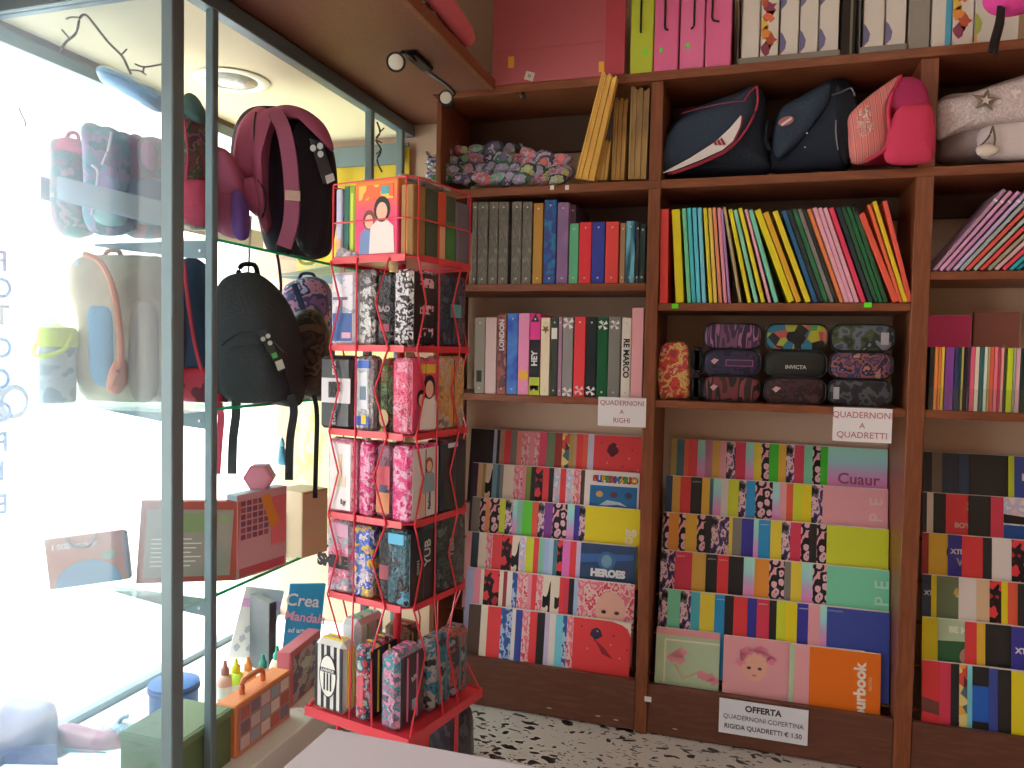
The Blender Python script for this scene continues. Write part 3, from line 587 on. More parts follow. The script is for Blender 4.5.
for u0, u1, v, h, l in rows:
    m = {None: patt('worn_red', ['#6c3430', '#7c4440', '#4c2c34', '#8c5c58'], 20, 'noise', detail=4), 'b': patt('blue_cloud', ['#2c4c8c', '#3c64a0', '#24408c', '#4c78b0'], 9, 'noise', interp='LINEAR')}.get(h) or mat(h, .5)
    o = px_book(450+u0/q, 450+u1/q, 280+v/q, 280+(548+20*(u0-116)/800)/q, zs, m, 'ring_binder', l+', lower shelf of left bay', 'binder', G2, depth=.25, thick=.003)
    b = U(450+u1/q, 395, Y=YF).x-U(450+u0/q, 395, Y=YF).x; hh = U(600, 280+v/q, Y=YF).z-zs
    def deco(x0, x1, z0, z1, hx, n='spine_label'): return MB().box(b*x0, b*x1, -.0006, 0, hh*z0, hh*z1).build(n, mat(hx, .6), o)
    def bow(z, hx='#b8b4b4', s=1):
        k = MB()
        for a in (.6, .6+PI/2, .6+PI, .6+3*PI/2): k.add([(b*.5+x, -.001, hh*z+y_) for x, y_ in ((0, 0), (s*.018*math.cos(a-.35), s*.018*math.sin(a-.35)), (s*.02*math.cos(a+.35), s*.02*math.sin(a+.35)))], [(0, 1, 2)])
        k.build('bow_print', mat(hx, .6), o)
    if 'small black label' in l: deco(.2, .7, .15, .3, '#242420')
    if 'yellow spot' in l: MB().prism([(b*(.5+.45*math.cos(a)), -.0006, hh*.24+b*.45*math.sin(a)) for a in [k*PI/8 for k in range(16)]], (0, 1, 0), .0005).build('spot_print', mat('#c09030', .6), o)
    if 'graffiti' in l: deco(.0, 1, 0, .22, '#8c9430'); deco(0, 1, .22, .68, '#1c1a1c'); deco(.1, .9, .06, .12, '#1c1a1c'); text('HEY', .03, mat('#b4b0b0', .6), o, TF(b*.5, -.001, hh*.45, PI/2), bold=.001); MB().prism([(b*.1, -.0007, hh*.9), (b*.5, -.0007, hh*1.0), (b*.9, -.0007, hh*.9)], (0, 1, 0), .0006).build('print', mat('#1c1a1c', .6), o)
    if 'star' in l: MB().prism([(b*.5+(.016 if k % 2 else .007)*math.cos(k*PI/5+PI/10), -.0007, hh*.85+(.016 if k % 2 else .007)*math.sin(k*PI/5+PI/10)) for k in range(10)], (0, 1, 0), .0006).build('star_print', mat('#5c3c28', .6), o)
    if 'dark binder with white' in l: deco(.1, .85, .72, .86, '#b8b4b0')
    if 'floral' in l: bow(.92, s=1.2); bow(.05, s=1.1)
    if 'bright red' in l: bow(.08, '#c8a8a8')
    if l == 'black binder': bow(.08)
    if l == 'dark green binder': bow(.9)
    if 'white bow' in l: bow(.9)
    if 'lettering' in l: text('RE MARCO', .028, mat('#20201e', .6), o, TF(b*.5, -.0008, hh*.5, -PI/2), bold=.001)
    if 'worn dark' in l: text('LONDON', .026, mat('#a8a0a0', .6), o, TF(b*.5, -.0008, hh*.74, PI/2), bold=.001)
# middle bay, leaning folders
zs = ZL['three2']; q = 3.413; G3 = 'coloured folders leaning on the upper shelf of the middle bay'
fold = [(84, 80, 33, 236, '#c83c3c', 'wide coral red box folder at the left end'), (122, 136, 33, 238, '#c0b01c', 'wide yellow box folder'), (150, 168, 15, 234, '#5ca080', 'mint folder'), (167, 184, 15, 232, '#3c98a0', 'teal folder'), (185, 201, 15, 232, '#4ca4b8', 'turquoise folder'), (203, 219, 15, 231, '#60a0b4', 'pale turquoise folder'),
 (222, 242, 14, 232, '#c4b428', 'yellow folder'), (238, 258, 14, 232, '#b89c48', 'straw yellow folder'), (253, 275, 13, 231, '#c47c60', 'salmon folder'), (269, 292, 13, 232, '#c07c88', 'dusty pink folder'), (279, 306, 9, 236, '#8c689c', 'lilac folder'), (288, 343, 11, 230, '#948460', 'khaki folder'),
 (308, 374, 15, 238, '#b8ac1c', 'strong yellow folder'), (325, 398, 14, 240, '#68a48c', 'sea green folder'), (342, 421, 15, 234, '#c4b62c', 'lemon folder'), (362, 444, 11, 238, '#b48090', 'rose folder'), (378, 466, 16, 240, '#60a48c', 'jade folder'), (402, 518, 24, 242, '#c4b41c', 'thick yellow folder'), (430, 543, 20, 250, '#ac8424', 'ochre folder'), (462, 576, 20, 246, '#c0ac24', 'golden folder'),
 (491, 601, 16, 243, '#1c4870', 'petrol blue folder'), (508, 620, 16, 240, '#1c2424', 'black folder'), (527, 638, 16, 238, '#1c5434', 'bottle green folder'), (545, 657, 15, 238, '#62605c', 'grey folder'), (562, 672, 11, 240, '#24201e', 'charcoal folder'), (577, 690, 14, 238, '#cc7440', 'orange folder'), (596, 708, 16, 234, '#c48c98', 'light pink folder'), (614, 724, 15, 234, '#c088a0', 'orchid pink folder'), (632, 742, 15, 234, '#c894a0', 'blush folder'),
 (653, 765, 17, 234, '#b8304c', 'raspberry folder'), (676, 789, 16, 232, '#182428', 'ink black folder'), (694, 808, 14, 230, '#1a4028', 'dark green folder'), (712, 824, 14, 230, '#14502c', 'emerald folder'), (731, 841, 15, 230, '#1c4428', 'forest green folder'), (757, 876, 22, 254, '#c8503c', 'dotted coral folder'), (782, 892, 12, 222, '#bc5434', 'rust folder'), (801, 908, 15, 212, '#b89c20', 'mustard folder'), (836, 924, 16, 210, '#c44c40', 'coral folder at the right end')]
y = YF+.014
prevx = -9
for ut, ub, wpx, v, h, l in fold:
    b = U(640+ub/q, 303, Y=y); t_ = U(640+ut/q, 140+v/q, Y=y)
    w_ = wpx/q*2.6/F*.84
    ang = math.atan2(t_.x-b.x, t_.z-zs); L = math.hypot(t_.x-b.x, t_.z-zs)
    x0 = b.x-w_/2/math.cos(ang); 
    o = MB().box(0, w_, 0, .003, 0, L, b=min(.0025, w_*.3)).box(0, .0016, .003, .225, 0, L, b=.0005).box(w_-.0016, w_, .003, .225, 0, L, b=.0005)
    dz = .0006+max(0, math.sin(ang)*w_)
    r = o.build('card_folder', mat(h, .42), loc=(x0, y, zs+dz), rot=(0, ang, 0)); tag(r, l+' on the middle bay upper shelf', 'folder', G3)
    MB().box(.002, w_-.002, .006, .22, .003, L-.003).build('pages', PAGE(), r)
    if h == '#1c4428': MB().tube(curve([(w_*.3, -.002, L*.93), (w_*.4, -.006, L*1.0), (w_*.8, -.004, L*1.01), (w_*.9, -.002, L*.9)], 4), .003, 6).build('elastic', mat('#141414'), r)
# right bay, leaning folders
zs = ZL['three3']; q = 5.486; G4 = 'folders leaning on the upper shelf of the right bay'
for i, (ub, h, l) in enumerate([(268, '#8c6c84', 'lilac folder at the left end'), (302, '#a87898', 'orchid folder'), (338, '#9c6c90', 'plum pink folder'), (376, '#9884a4', 'lavender folder'), (412, '#7c8488', 'steel grey folder'), (448, '#c04c44', 'tomato red folder'), (488, '#848c84', 'grey-green folder'), (526, '#b83c3c', 'scarlet folder'), (566, '#7c7464', 'olive grey folder'), (606, '#a88488', 'pale rose folder'), (648, '#b83c4c', 'cherry red folder'), (688, '#28848c', 'teal folder'), (726, '#1c6c78', 'petrol folder'), (766, '#b04c3c', 'brick red folder'), (806, '#8c8c8c', 'plain grey folder'), (846, '#b84438', 'vermilion folder')]):
    y = YF+.012; b = U(884+ub/q, 271, Y=y); ang = math.radians(37+i*.6); L = .30 if i % 3 else .305; w_ = .0105
    r = MB().box(0, w_, 0, .003, 0, L, b=.002).box(0, .0016, .003, .225, 0, L).box(w_-.0016, w_, .003, .225, 0, L).build('card_folder', mat(h, .42), loc=(b.x, y, zs+.0006+math.sin(ang)*w_), rot=(0, ang, 0))
    tag(r, l+' leaning on the upper shelf of the right bay', 'folder', G4); MB().box(.002, w_-.002, .006, .22, .003, L-.003).build('pages', PAGE(), r)
    MB().box(-.0004, w_+.0004, -.0012, 0, L*.86, L*.88).build('tie', mat('#b4b0b4', .5), r)
# right bay, standing exercise books with two albums behind
zs = ZL['four']; G5 = 'slim exercise books on the lower shelf of the right bay'
sl = [(240, 266, '#1c1a1a', 'black'), (268, 288, '#cc7c3c', 'orange'), (290, 303, '#c87034', 'deep orange'), (305, 322, '#c0a038', 'yellow'), (326, 375, '#643074', 'wide purple'), (378, 404, '#202c4c', 'navy'), (406, 415, '#1c3c30', 'dark green'), (416, 428, '#94844c', 'gold'), (430, 446, '#1c1c1c', 'thin black'), (447, 463, '#342038', 'aubergine'), (465, 488, '#b04860', 'crimson pink'), (490, 513, '#b4a898', 'cream'), (515, 538, '#244c4c', 'dark teal'), (540, 558, '#a8b4a8', 'mint white'), (560, 572, '#98805c', 'tan'), (573, 593, '#c45438', 'orange red'), (595, 616, '#bc6478', 'pink'), (618, 630, '#a82c3c', 'red'), (632, 648, '#c08c8c', 'light pink'), (650, 664, '#34381c', 'dark olive'), (666, 698, '#9cac1c', 'lime'), (700, 713, '#84887c', 'grey-green'), (715, 738, '#b88c98', 'checked pink'), (740, 775, '#182c24', 'blackish green'), (777, 800, '#c0a040', 'amber'), (802, 830, '#2c4c8c', 'blue'), (832, 860, '#b43c3c', 'scarlet')]
for u0, u1, h, l in sl:
    px_book(884+u0/q, 884+u1/q, 260+(478 if u0 < 600 else 484)/q, 409, zs, mat(h, .45), 'exercise_book', l+' slim book standing on the lower shelf of the right bay', 'book', G5, depth=.12, rivet=False, thick=.0012)
p = U(929, 409, Y=YF+.004); p2 = U(1024, 349, Y=YF+.004)
st = MB().box(p.x, p2.x+.15, YF+.006, YF+.008, zs+.001, zs+.07).build('book_stand', glass('acrylic', (.95, .97, .97, 1)), loc_world=(p.x, YF+.006, zs)); tag(st, 'clear acrylic strip holding the slim books upright', 'holder')
def album(px0, px1, pyt, yy, m, l, txt=None):
    a, b = U(px0, pyt, Y=yy), U(px1, pyt, Y=yy); h = a.z-zs
    o = MB().box(0, b.x-a.x, 0, .018, 0, h, b=.003).build('album', m, loc=(a.x, yy, zs)); tag(o, l, 'album', 'albums behind the slim books')
    MB().box(.004, b.x-a.x+.001, .003, .015, .003, h+.0008).build('pages', PAGE(), o); return o, b.x-a.x, h
o, ww_, hh_ = album(926, 972, 315, YF+.19, mat('#a8305c', .5), 'magenta album standing behind the slim books')
text('diary', .03, mat('#b87084'), o, TF(ww_*.72, -.0006, hh_*.62, 0), bold=.0002)
o, ww_, hh_ = album(974, 1021, 311.5, YF+.215, mat('#74463c', .5), 'brown album standing behind the slim books')
text('diary', .03, mat('#94685c'), o, TF(ww_*.8, -.0006, hh_*.62, 0), bold=.0002)
# ------------------------------------------------------------------ pencil cases, middle bay lower shelf
zs = ZL['four']; q = 3.938
K = .8
PC = dict(
 purple=patt('tartan_purple', ['#442840', '#684460', '#3c2848', '#8c5c78', '#30203c'], 30, 'noise', stretch=(1.4, .01, .25), detail=1), blackred=patt('tartan_red', ['#402428', '#6c3034', '#201a1e', '#7c3c40', '#2c2024'], 18, 'noise', stretch=(1.6, .01, .3), detail=1),
 navy=patt('navy_print', ['#1c1c30', '#28243c', '#302848', '#1c1c2c'], 26, 'noise', detail=3), comic=patt('comic_strip', ['#28647c', '#a04848', '#181818', '#949434', '#b87060', '#1c1c20', '#3c843c', '#98942c'], 34, 'patch', stretch=(1, .3, 1)),
 black=mat('#1c1e1e', .4), maroon=patt('maroon_print', ['#2c1a1e', '#3c2024', '#24181c', '#442c2c'], 22, 'noise', detail=3), camo=patt('grey_camo', ['#3c4448', '#585c6c', '#3c4828', '#242a2c', '#6c6c74'], 20, 'noise', detail=2),
 floral=patt('dark_floral', ['#20284c', '#6c3c48', '#28345c', '#844c48', '#1c2444', '#9c6c60'], 26, 'noise', detail=3), skull=patt('skull_print', ['#1e1e22', '#24242a', '#484850', '#26262c'], 22, 'noise', detail=2))
K = .50
cells = [[('purple', 'purple tartan pencil case, top left of the stacked ones', 'purple'), ('comic', 'multicoloured comic-print pencil case on top of the middle stack', 'comic'), ('camo', 'grey and green camouflage pencil case on top of the right stack', 'camo')],
 [('navy', 'navy pencil case with a framed label in the left stack', 'navy'), ('black', 'plain black pencil case with white lettering in the middle stack', 'black'), ('floral', 'blue and red flowery pencil case in the right stack', 'floral')],
 [('blackred', 'red and black tartan pencil case at the bottom left', 'blackred'), ('maroon', 'maroon pencil case at the bottom of the middle stack', 'maroon'), ('skull', 'charcoal skull-print pencil case at the bottom right', 'skull')]]
def pencil_case(name, x0, x1, y0, y1, z0, z1, m, label, group, pull='#a8a0a4'):
    t = thing(name, label, 'pencil case', ((x0+x1)/2, (y0+y1)/2, z0), group=group)
    w_, h_, d_ = x1-x0, z1-z0, y1-y0
    def rr(sx, sz, r, y): # rounded outline
        out = []
        for cx, cz, a0 in ((sx-r, sz-r, 0), (-sx+r, sz-r, PI/2), (-sx+r, -sz+r, PI), (sx-r, -sz+r, 3*PI/2)):
            for k in range(6): a = a0+k*PI/10; out.append((cx+r*math.cos(a), y, h_/2+cz+r*math.sin(a)))
        return out
    vs, fs = [], []
    prof = [(-.5, .80, .74), (-.46, .92, .9), (-.34, 1, 1), (.34, 1, 1), (.46, .92, .9), (.5, .8, .74)]
    for f, a, b in prof: vs += rr(w_/2*a, h_/2*b, h_*.36*b, d_*f)
    n = 24
    for i in range(len(prof)-1):
        for k in range(n): fs.append((i*n+k, i*n+(k+1) % n, (i+1)*n+(k+1) % n, (i+1)*n+k))
    fs += [tuple(range(n)), tuple(range(n*(len(prof)-1), n*len(prof)))]
    MB().add(vs, fs).build('body', m, t, smooth_=True)
    MB().tube(rr(w_/2*.975, h_/2*.965, h_*.35, -d_*.44), .0025, 6, closed=True).build('piping', mat('#141416', .5), t)
    MB().tube(rr(w_/2*1.0, h_/2*1.0, h_*.36, -d_*.1), .0016, 6, closed=True).build('zip', mat('#2c2c30', .4, metal=.5), t)
    return t, w_, h_, d_
G6 = 'stacked pencil cases on the lower shelf of the middle bay'
xs = [(205, 438), (448, 700), (704, 962)]
hrow = .088
for r_ in range(3):
    for c_ in range(3):
        pm, l, k = cells[r_][c_]
        y0 = YF+.03; a, b = U(650+xs[c_][0]/q, 375, Y=y0).x, U(650+xs[c_][1]/q, 375, Y=y0).x
        z0 = zs+.001+(2-r_)*(hrow+.002)
        t, w_, h_, d_ = pencil_case('pencil_case', a+.0005, b-.0005, y0, y0+.09, z0, z0+hrow, PC[pm], l, G6)
        if k == 'navy': MB().box(-.02, .07, -d_/2-.002, -d_/2-.0005, h_*.36, h_*.62).build('label_frame', mat('#6c4058', .5), t); MB().box(-.017, .067, -d_/2-.0028, -d_/2-.002, h_*.39, h_*.59).build('label_patch', mat('#2c2038', .5), t)
        if k == 'black': text('INVICTA', .017, mat('#8c9090', .5), t, TF(.0, -d_/2-.001, h_*.38), bold=.0004)
        if k in ('navy', 'blackred', 'maroon'): MB().prism([(-w_*.36, -d_/2-.001, h_*.55), (-w_*.3, -d_/2-.001, h_*.42), (-w_*.22, -d_/2-.001, h_*.6), (-w_*.3, -d_/2-.001, h_*.66)], (0, 1, 0), .001).build('hang_tag', mat('#98787c', .5), t)
        if k in ('camo', 'skull'): MB().box(w_*.28 if k == 'camo' else -w_*.42, w_*.4 if k == 'camo' else -w_*.33, -d_/2-.002, -d_/2-.0008, h_*.25, h_*.7).build('hang_tag', mat('#7c7c84', .5), t)
for r_ in range(2):                                       # two black cases end-on beside the stack
    a, b = U(692, 375, Y=YF+.05).x, U(701, 375, Y=YF+.05).x
    pencil_case('pencil_case', a-.004, b+.005, YF+.045, YF+.13, zs+.001+r_*.095, zs+.001+r_*.095+.09, mat('#18191c', .5), ['narrow black case at the left of the stack, lower of two', 'narrow black case at the left of the stack, upper of two'][r_], G6)
a = U(659, 398, Y=YF+.02); b = U(690, 340, Y=YF+.02)      # wrapped red toy packet
def packet(name, label, cat, pts, n, t_, m, group=None, rings=6, parts=()):
    c = sum((Vector(p) for p in pts), Vector())/len(pts)
    o = MB().pillow(pts, n, t_, rings=rings).build(name, m, loc_world=c, smooth_=True)
    if label: tag(o, label, cat, group)
    return o, c
FW = Vector((-.30, .954, 0))                               # away from the camera, level
yy = YF+.05
o, c = packet('wrapped_toy_packet', 'red and yellow toy packet in clear film at the left of the pencil cases', 'packet', [U(x, y_, Y=yy) for x, y_ in ((660, 398), (658, 370), (662, 346), (676, 342), (687, 345), (689, 370), (688, 397), (672, 398))], (0, 1, 0), .035, crinkle('toyfilm', ['#8c2c2c', '#b03c34', '#b89858', '#a8343c', '#c0a878'], 22))
MB().box(-.03, .02, -.005, .01, .055, .075, b=.004).build('header_card', mat('#987c44', .5), o)
# ------------------------------------------------------------------ heap of wrapped toys, top left
zs = ZL['two']; G7 = 'small wrapped packets heaped on the top left shelf'
random.seed(3)
pc = ['#28405c', '#306848', '#544c64', '#8c86a0', '#9c94a8', '#a45c70', '#b8646c', '#94986c', '#746c84', '#86809c', '#4c4460', '#6ca088', '#a0788c', '#8c84a0']
pn = ['dark blue', 'green', 'violet grey', 'pale violet', 'silvery lilac', 'raspberry', 'coral pink', 'olive yellow', 'plum grey', 'lavender', 'dark plum', 'mint', 'dusty pink', 'misty lilac']
heap = []
def level(px): # outline of the heap
    import bisect
    t_ = [(428, 152), (440, 149), (470, 144), (500, 140), (530, 147), (545, 152), (560, 153), (572, 162)]
    for (a, ya), (b, yb) in zip(t_, t_[1:]):
        if a <= px <= b: return ya+(yb-ya)*(px-a)/(b-a)
    return 150
k = 0
for lay in range(4):
    n = (11, 11, 10, 8)[lay]
    for i in range(n):
        px = 436+(572-440)*(i+.5*(lay % 2))/n + random.uniform(-2, 2)
        top = level(px); py = 182-(182-top-4)*(lay+.35)/3.6
        yy = YF+.04+random.uniform(0, .05)+.02*lay
        c = U(px, py, Y=yy)
        heap.append((px, py, c, lay))
for i, (px, py, c, lay) in enumerate(heap):
    right = px > 520
    ci = (i*5+lay*3) % len(pc)
    if px < 450: ci = [0, 1, 0, 11][i % 4]
    if right and lay <= 1: ci = [7, 5, 7, 3][i % 4]
    if right and lay > 1: ci = [5, 6, 4, 6][i % 4]
    s = random.uniform(.8, 1.1); a0 = random.uniform(0, 6)
    t = thing('wrapped_packet', None, 'packet', c); del t['label']
    pts = [(.043*s*math.cos(a)*(1+.15*math.sin(3*a+a0)), 0, .025*s*math.sin(a)*(1+.15*math.sin(2*a+a0))) for a in [q_*PI/4 for q_ in range(8)]]
    MB().pillow(pts, (0, 1, 0), .036, rings=5, sub=3).build('body', crinkle('pack%d' % ci, [pc[ci], pc[ci], pc[(ci+3) % 5], pc[ci], '#9c98a8'], 12), t, smooth_=True)
    MB().ribbon(curve([(-.02*s, .0, .012), (-.034*s, -.004, .02*s), (-.045*s, -.002, .026*s+.006*math.sin(a0))], 3), (0, 1, .3), .02, .0006).build('film_end', crinkle('film', ['#8c8ca0', '#a4a4b4', '#6c6c84'], 40), t)
    if i % 3 == 0: MB().lathe([(.013, -.002), (.016, 0), (.013, .003), (.0, .003)], 18, 0, Matrix.Translation((.01, -.019, .002)) @ Matrix.Rotation(PI/2, 4, 'X') @ Matrix.Rotation(.3, 4, 'Y')).build('round_badge', mat(pc[(ci+1) % 14 if not right else 6 if lay > 1 else 7], .3, coat=1), t)
    t.rotation_euler = (random.uniform(-.3, .3), random.uniform(-.5, .5), random.uniform(-.3, .3))
    t['label'] = f'{pn[ci]} wrapped packet in the heap'; t['group'] = G7; heap[i] = (px, py, c, lay, t)
# tell them apart by their place in the heap
ds = defaultdict(list)
for h_ in heap: ds[h_[4]['label']].append(h_)
LY = ['bottom layer', 'second layer', 'third layer', 'top layer']
for l, hs in ds.items():
    dl = defaultdict(list)
    for h_ in hs: dl[h_[3]].append(h_)
    for lay, g in dl.items():
        g.sort(key=lambda h_: h_[0])
        for k, h_ in enumerate(g):
            pos = '' if len(g) == 1 else [', leftmost of its colour', ', second of its colour', ', third of its colour', ', fourth of its colour', ', fifth of its colour'][k]
            h_[4]['label'] = l.replace('in the heap', f'in the {LY[lay]} of the heap')+pos
# ------------------------------------------------------------------ stacks of brown paper bags / straw folders
def stack_bag(poly, dep, label, h, y0=YF+.03, dy=0, group='yellowed folded paper bundles on the top left shelf'):
    n_ = len(poly)//2
    P_ = [U(x, y_, Y=y0-(dy if i > 1 else 0)) for i, (x, y_) in enumerate(poly)]
    m = patt('straw'+h, [h, h, '#6c4c2c' if h != '#bc9448' else '#8c6430', h], 40, 'wave', stretch=(3, .2, .2), detail=3, rough=.8)
    lo, ro, rt, lt = P_
    lo.z = max(lo.z, zs+.001); ro.z = max(ro.z, zs+.001)
    c = lo.copy(); o = bpy.data.objects.new('paper_bundle', None)
    t = thing('paper_bundle', label, 'paper', c, group=group); bpy.data.objects.remove(o)
    lay = 9
    for k in range(lay):                                    # folded layers side by side: the bundle's fore edge
        f0, f1 = k/lay, (k+.93)/lay
        a, b = lo.lerp(ro, f0), lo.lerp(ro, f1); d, e = lt.lerp(rt, f1), lt.lerp(rt, f0)
        j = .003*math.sin(k*2.3); jz = Vector((0, 0, .006*math.sin(k*1.7+.5)))
        mb = MB().prism([a+Vector((0, j, 0)), b+Vector((0, j, 0)), d+Vector((0, j, 0))+jz, e+Vector((0, j, 0))+jz], (0, 1, 0), dep)
        at0(t, mb).build('folded_sheet', patt('fold'+h+str(k % 2), [h, h, {'#bc9448': '#a47c3c', '#9c7c44': '#84642c', '#8c6c3c': '#6c4c24', '#8a7048': '#70583a'}[h], h], 8, 'noise', stretch=(1, 1, .4), rough=.8, interp='LINEAR'), t)
    return t
stack_bag([(575, 178), (594, 181), (617, 78), (602, 72)], .034, 'tall yellow bundle of folded paper leaning left', '#bc9448', YF+.014, .068)
stack_bag([(596, 180), (607, 180), (611, 142), (603, 140)], .12, 'short yellowed bundle behind the leaning one', '#9c7c44')
stack_bag([(611, 180), (624, 180), (628, 100), (615, 98)], .16, 'narrow brown paper bundle standing upright', '#8c6c3c')
stack_bag([(628, 179), (646, 179), (650, 90), (631, 87)], .18, 'thick grey-brown paper bundle beside the upright', '#8a7048')
# ------------------------------------------------------------------ glass display case along the window
XI = -1.40
ALU = mat('#5f6e72', .4, metal=.2, name='grey_green_metal', k=.7)
E9 = EYE
def case():
    t = thing('display_case', 'grey metal and glass display case along the shop window', 'display case', (XI, 1.6, 0))
    def part(mb, n, m, parent=t): return at0(t, mb).build(n, m, parent)
    for x0, x1, y0, y1 in ((-1.437, XI, 1.598, 1.641), (-1.426, XI, 1.748, 1.772), (-1.43, XI, 2.64, 2.665), (-1.43, XI, 2.905, 2.93)):
        top = E9+(1.0 if y0 < 1.7 else .90)
        part(MB().box(x0, x1, y0, y1, 0, top if y0 > 1.7 else E9+.945, b=.003), 'post', ALU)
    part(MB().box(-1.44, XI+.002, 1.641, 3.02, E9+.897, E9+.945, b=.003), 'top_rail', ALU)
    part(MB().box(-2.04, -1.438, 1.6, 1.64, E9+.888, E9+.926, b=.003), 'front_rail', ALU)
    part(MB().box(-2.04, -1.44, 1.642, 3.02, E9+.90, E9+.915), 'case_top', mat('#dccfae', .8, name='cream_panel', k=.6))
    part(MB().box(-2.045, -1.36, 1.6, 3.02, 0, .118, b=.003), 'case_base', mat('#c4c4c0', .6, name='white_laminate'))
    part(MB().box(-2.04, -1.438, 1.612, 1.618, .12, E9+.888), 'glass_pane', glass('flare_veil', (.93, .98, 1, 1), haze=.15, haze_col=(.62, .74, .9, 1)))  # haze in the glass stands in for flare from the window
    part(MB().box(-2.04, -1.44, 2.965, 2.985, E9+.78, E9+.86), 'rear_rail', ALU)
    gr = mat('#1cae74', .25, k=.7, name='green_glass_edge'); gl = glass('green_tinted', (.86, .97, .92, 1))
    for z, y0 in ((E9+.286, 1.75), (E9-.178, 1.66), (E9-.698, 1.66)):
        s = part(MB().box(-2.0, -1.412, y0, 2.96, z, z+.008), 'glass_shelf', gl)
        part(MB().box(-1.412, -1.408, max(y0, 1.775), 2.96, z, z+.008), 'polished_edge', gr, t)
        for yb in (1.755, 2.67):
            br = part(MB().prism([(-1.43, yb, z-.001), (-1.81, yb, z-.001), (-1.81, yb, z-.008), (-1.5, yb, z-.045), (-1.43, yb, z-.05)], (0, 1, 0), .004), 'bracket', ALU)
            part(MB().lathe([(.004, 0), (.004, .003)], 10, 0, Matrix.Translation((-1.445, yb-.001, z-.028)) @ Matrix.Rotation(PI/2, 4, 'X')), 'bolt', mat('#c8c8c8', .3), t)
        # slotted fixing beside the corner post
    return t
case()
def recessed():
    c = U(232, 80, Z=E9+.90)
    t = thing('recessed_lamp', 'round recessed glass lamp in the cream ceiling of the display case', 'lamp', (c.x, c.y, E9+.90))
    MB().lathe([(.115, 0), (.125, -.004), (.105, -.01), (.085, -.004), (.085, 0)], 36).build('trim_ring', mat('#a8a490', .3), t, smooth_=True)
    MB().lathe([(.083, -.001), (.07, -.008), (.04, -.013), (.001, -.014)], 30).build('lens', patt('ribbed_glass', ['#605c54', '#78746a', '#4c4a44'], 30, 'noise', interp='LINEAR', rough=.15), t, smooth_=True)
recessed()
def twig(name, label, pts_list, D, r, Hx='#5c5048'):
    c = U(*pts_list[0][0], D=D); t = thing(name, label, 'twig', c)
    for i, pts in enumerate(pts_list):
        at0(t, MB()); mb = MB().tube(curve([U(x, y, D=D+.002*k) for k, (x, y) in enumerate(pts)], 4), r*(1 if i == 0 else .7), 6)
        at0(t, mb).build('branch' if i else 'stem', mat(Hx, .9), t)
twig('hanging_twig', 'thin bare twig garland hanging in the left part of the display case', [[(60, 52), (66, 42), (76, 33), (80, 18), (86, 15), (94, 24), (108, 42), (122, 56), (128, 68), (131, 74)], [(80, 18), (72, 17), (66, 19)], [(69, 38), (64, 32), (62, 30)], [(122, 54), (127, 49)], [(131, 70), (140, 71), (146, 75)], [(135, 64), (144, 67), (158, 65), (166, 63)], [(144, 67), (143, 72)]], 2.07, .0035)
twig('hanging_twig', 'thin dark twig hanging between the two far posts of the case', [[(377, 122), (380, 132), (376, 140), (381, 150), (377, 160), (382, 172)], [(380, 132), (384, 128)], [(376, 140), (382, 143)], [(381, 150), (376, 154)]], 2.98, .004, '#3c3428')
twig('hanging_twig', 'short bare twig at the far left of the window', [[(19, 108), (22, 115), (25, 121), (26, 127)], [(25, 121), (15, 121)]], 2.3, .003)
# ------------------------------------------------------------------ loft shelf
def loft():
    t = thing('loft_shelf', 'dark brown wooden loft shelf above the display case', 'shelf', (-1.4, 1.7, E9+.95))
    z0, z1 = E9+.95, E9+.98
    pts = [(-2.07, .6), (-.95, .6), (-.95, 2.68), (-1.17, 2.68), (-1.17, 3.02), (-2.07, 3.02)]
    at0(t, MB().prism([(x, y, z1) for x, y in pts], (0, 0, -1), .03)).build('board', wood3, t)
    at0(t, MB().box(-.95, -.925, .6, 2.68, z0-.004, z1+.006, b=.003)).build('edge_lip', W1, t)
    at0(t, MB().box(-1.03, -.952, .6, 2.66, z1+.001, z1+.010, b=.003)).build('edge_strip', mat('#6c4830', .6), t)
loft()
c1, c2 = U(428, 8, D=2.15), U(467, 42, D=2.5)
def z_at(v, z): return Vector((v.x, v.y, z))
c1 = z_at(c1, EYE+1.026); c2 = z_at(U(468, 40, D=2.55), EYE+1.026)
mb = MB(); n_ = 22
pr = [0, .03]+[.034+.003*math.sin(k*2.1) for k in range(n_-4)]+[.03, .004]
mb.tube([c1.lerp(c2, k/(n_-1)) for k in range(n_)], .034, 14, rs=[max(.003, p) for p in pr])
o = mb.build('rolled_cloth', mat('#a85058', .8, bump=.5, bscale=40), loc_world=c1, smooth_=True); tag(o, 'rolled pink cloth lying on the edge of the loft shelf', 'roll')
a, b = z_at(U(404, -4, D=2.0), EYE+1.02), z_at(U(436, 14, D=2.3), EYE+1.02)
t = thing('bead_garland', 'dark grey beaded garland heaped on the loft shelf edge', 'garland', a)
random.seed(5)
for k in range(46):
    f = k/45; p = a.lerp(b, f)-a+Vector((random.uniform(-.02, .02), random.uniform(-.02, .02), random.uniform(-.012, .012)-.02*f*0))
    MB().lathe([(.002, -.011), (.009, -.007), (.012, 0), (.009, .007), (.002, .011)], 8, 0, Matrix.Translation(p) @ Matrix.Rotation(random.uniform(0, 3), 4, 'X')).build('bead', mat(['#3c3838', '#5c5654', '#7c7470'][k % 3], .4), t, smooth_=True)
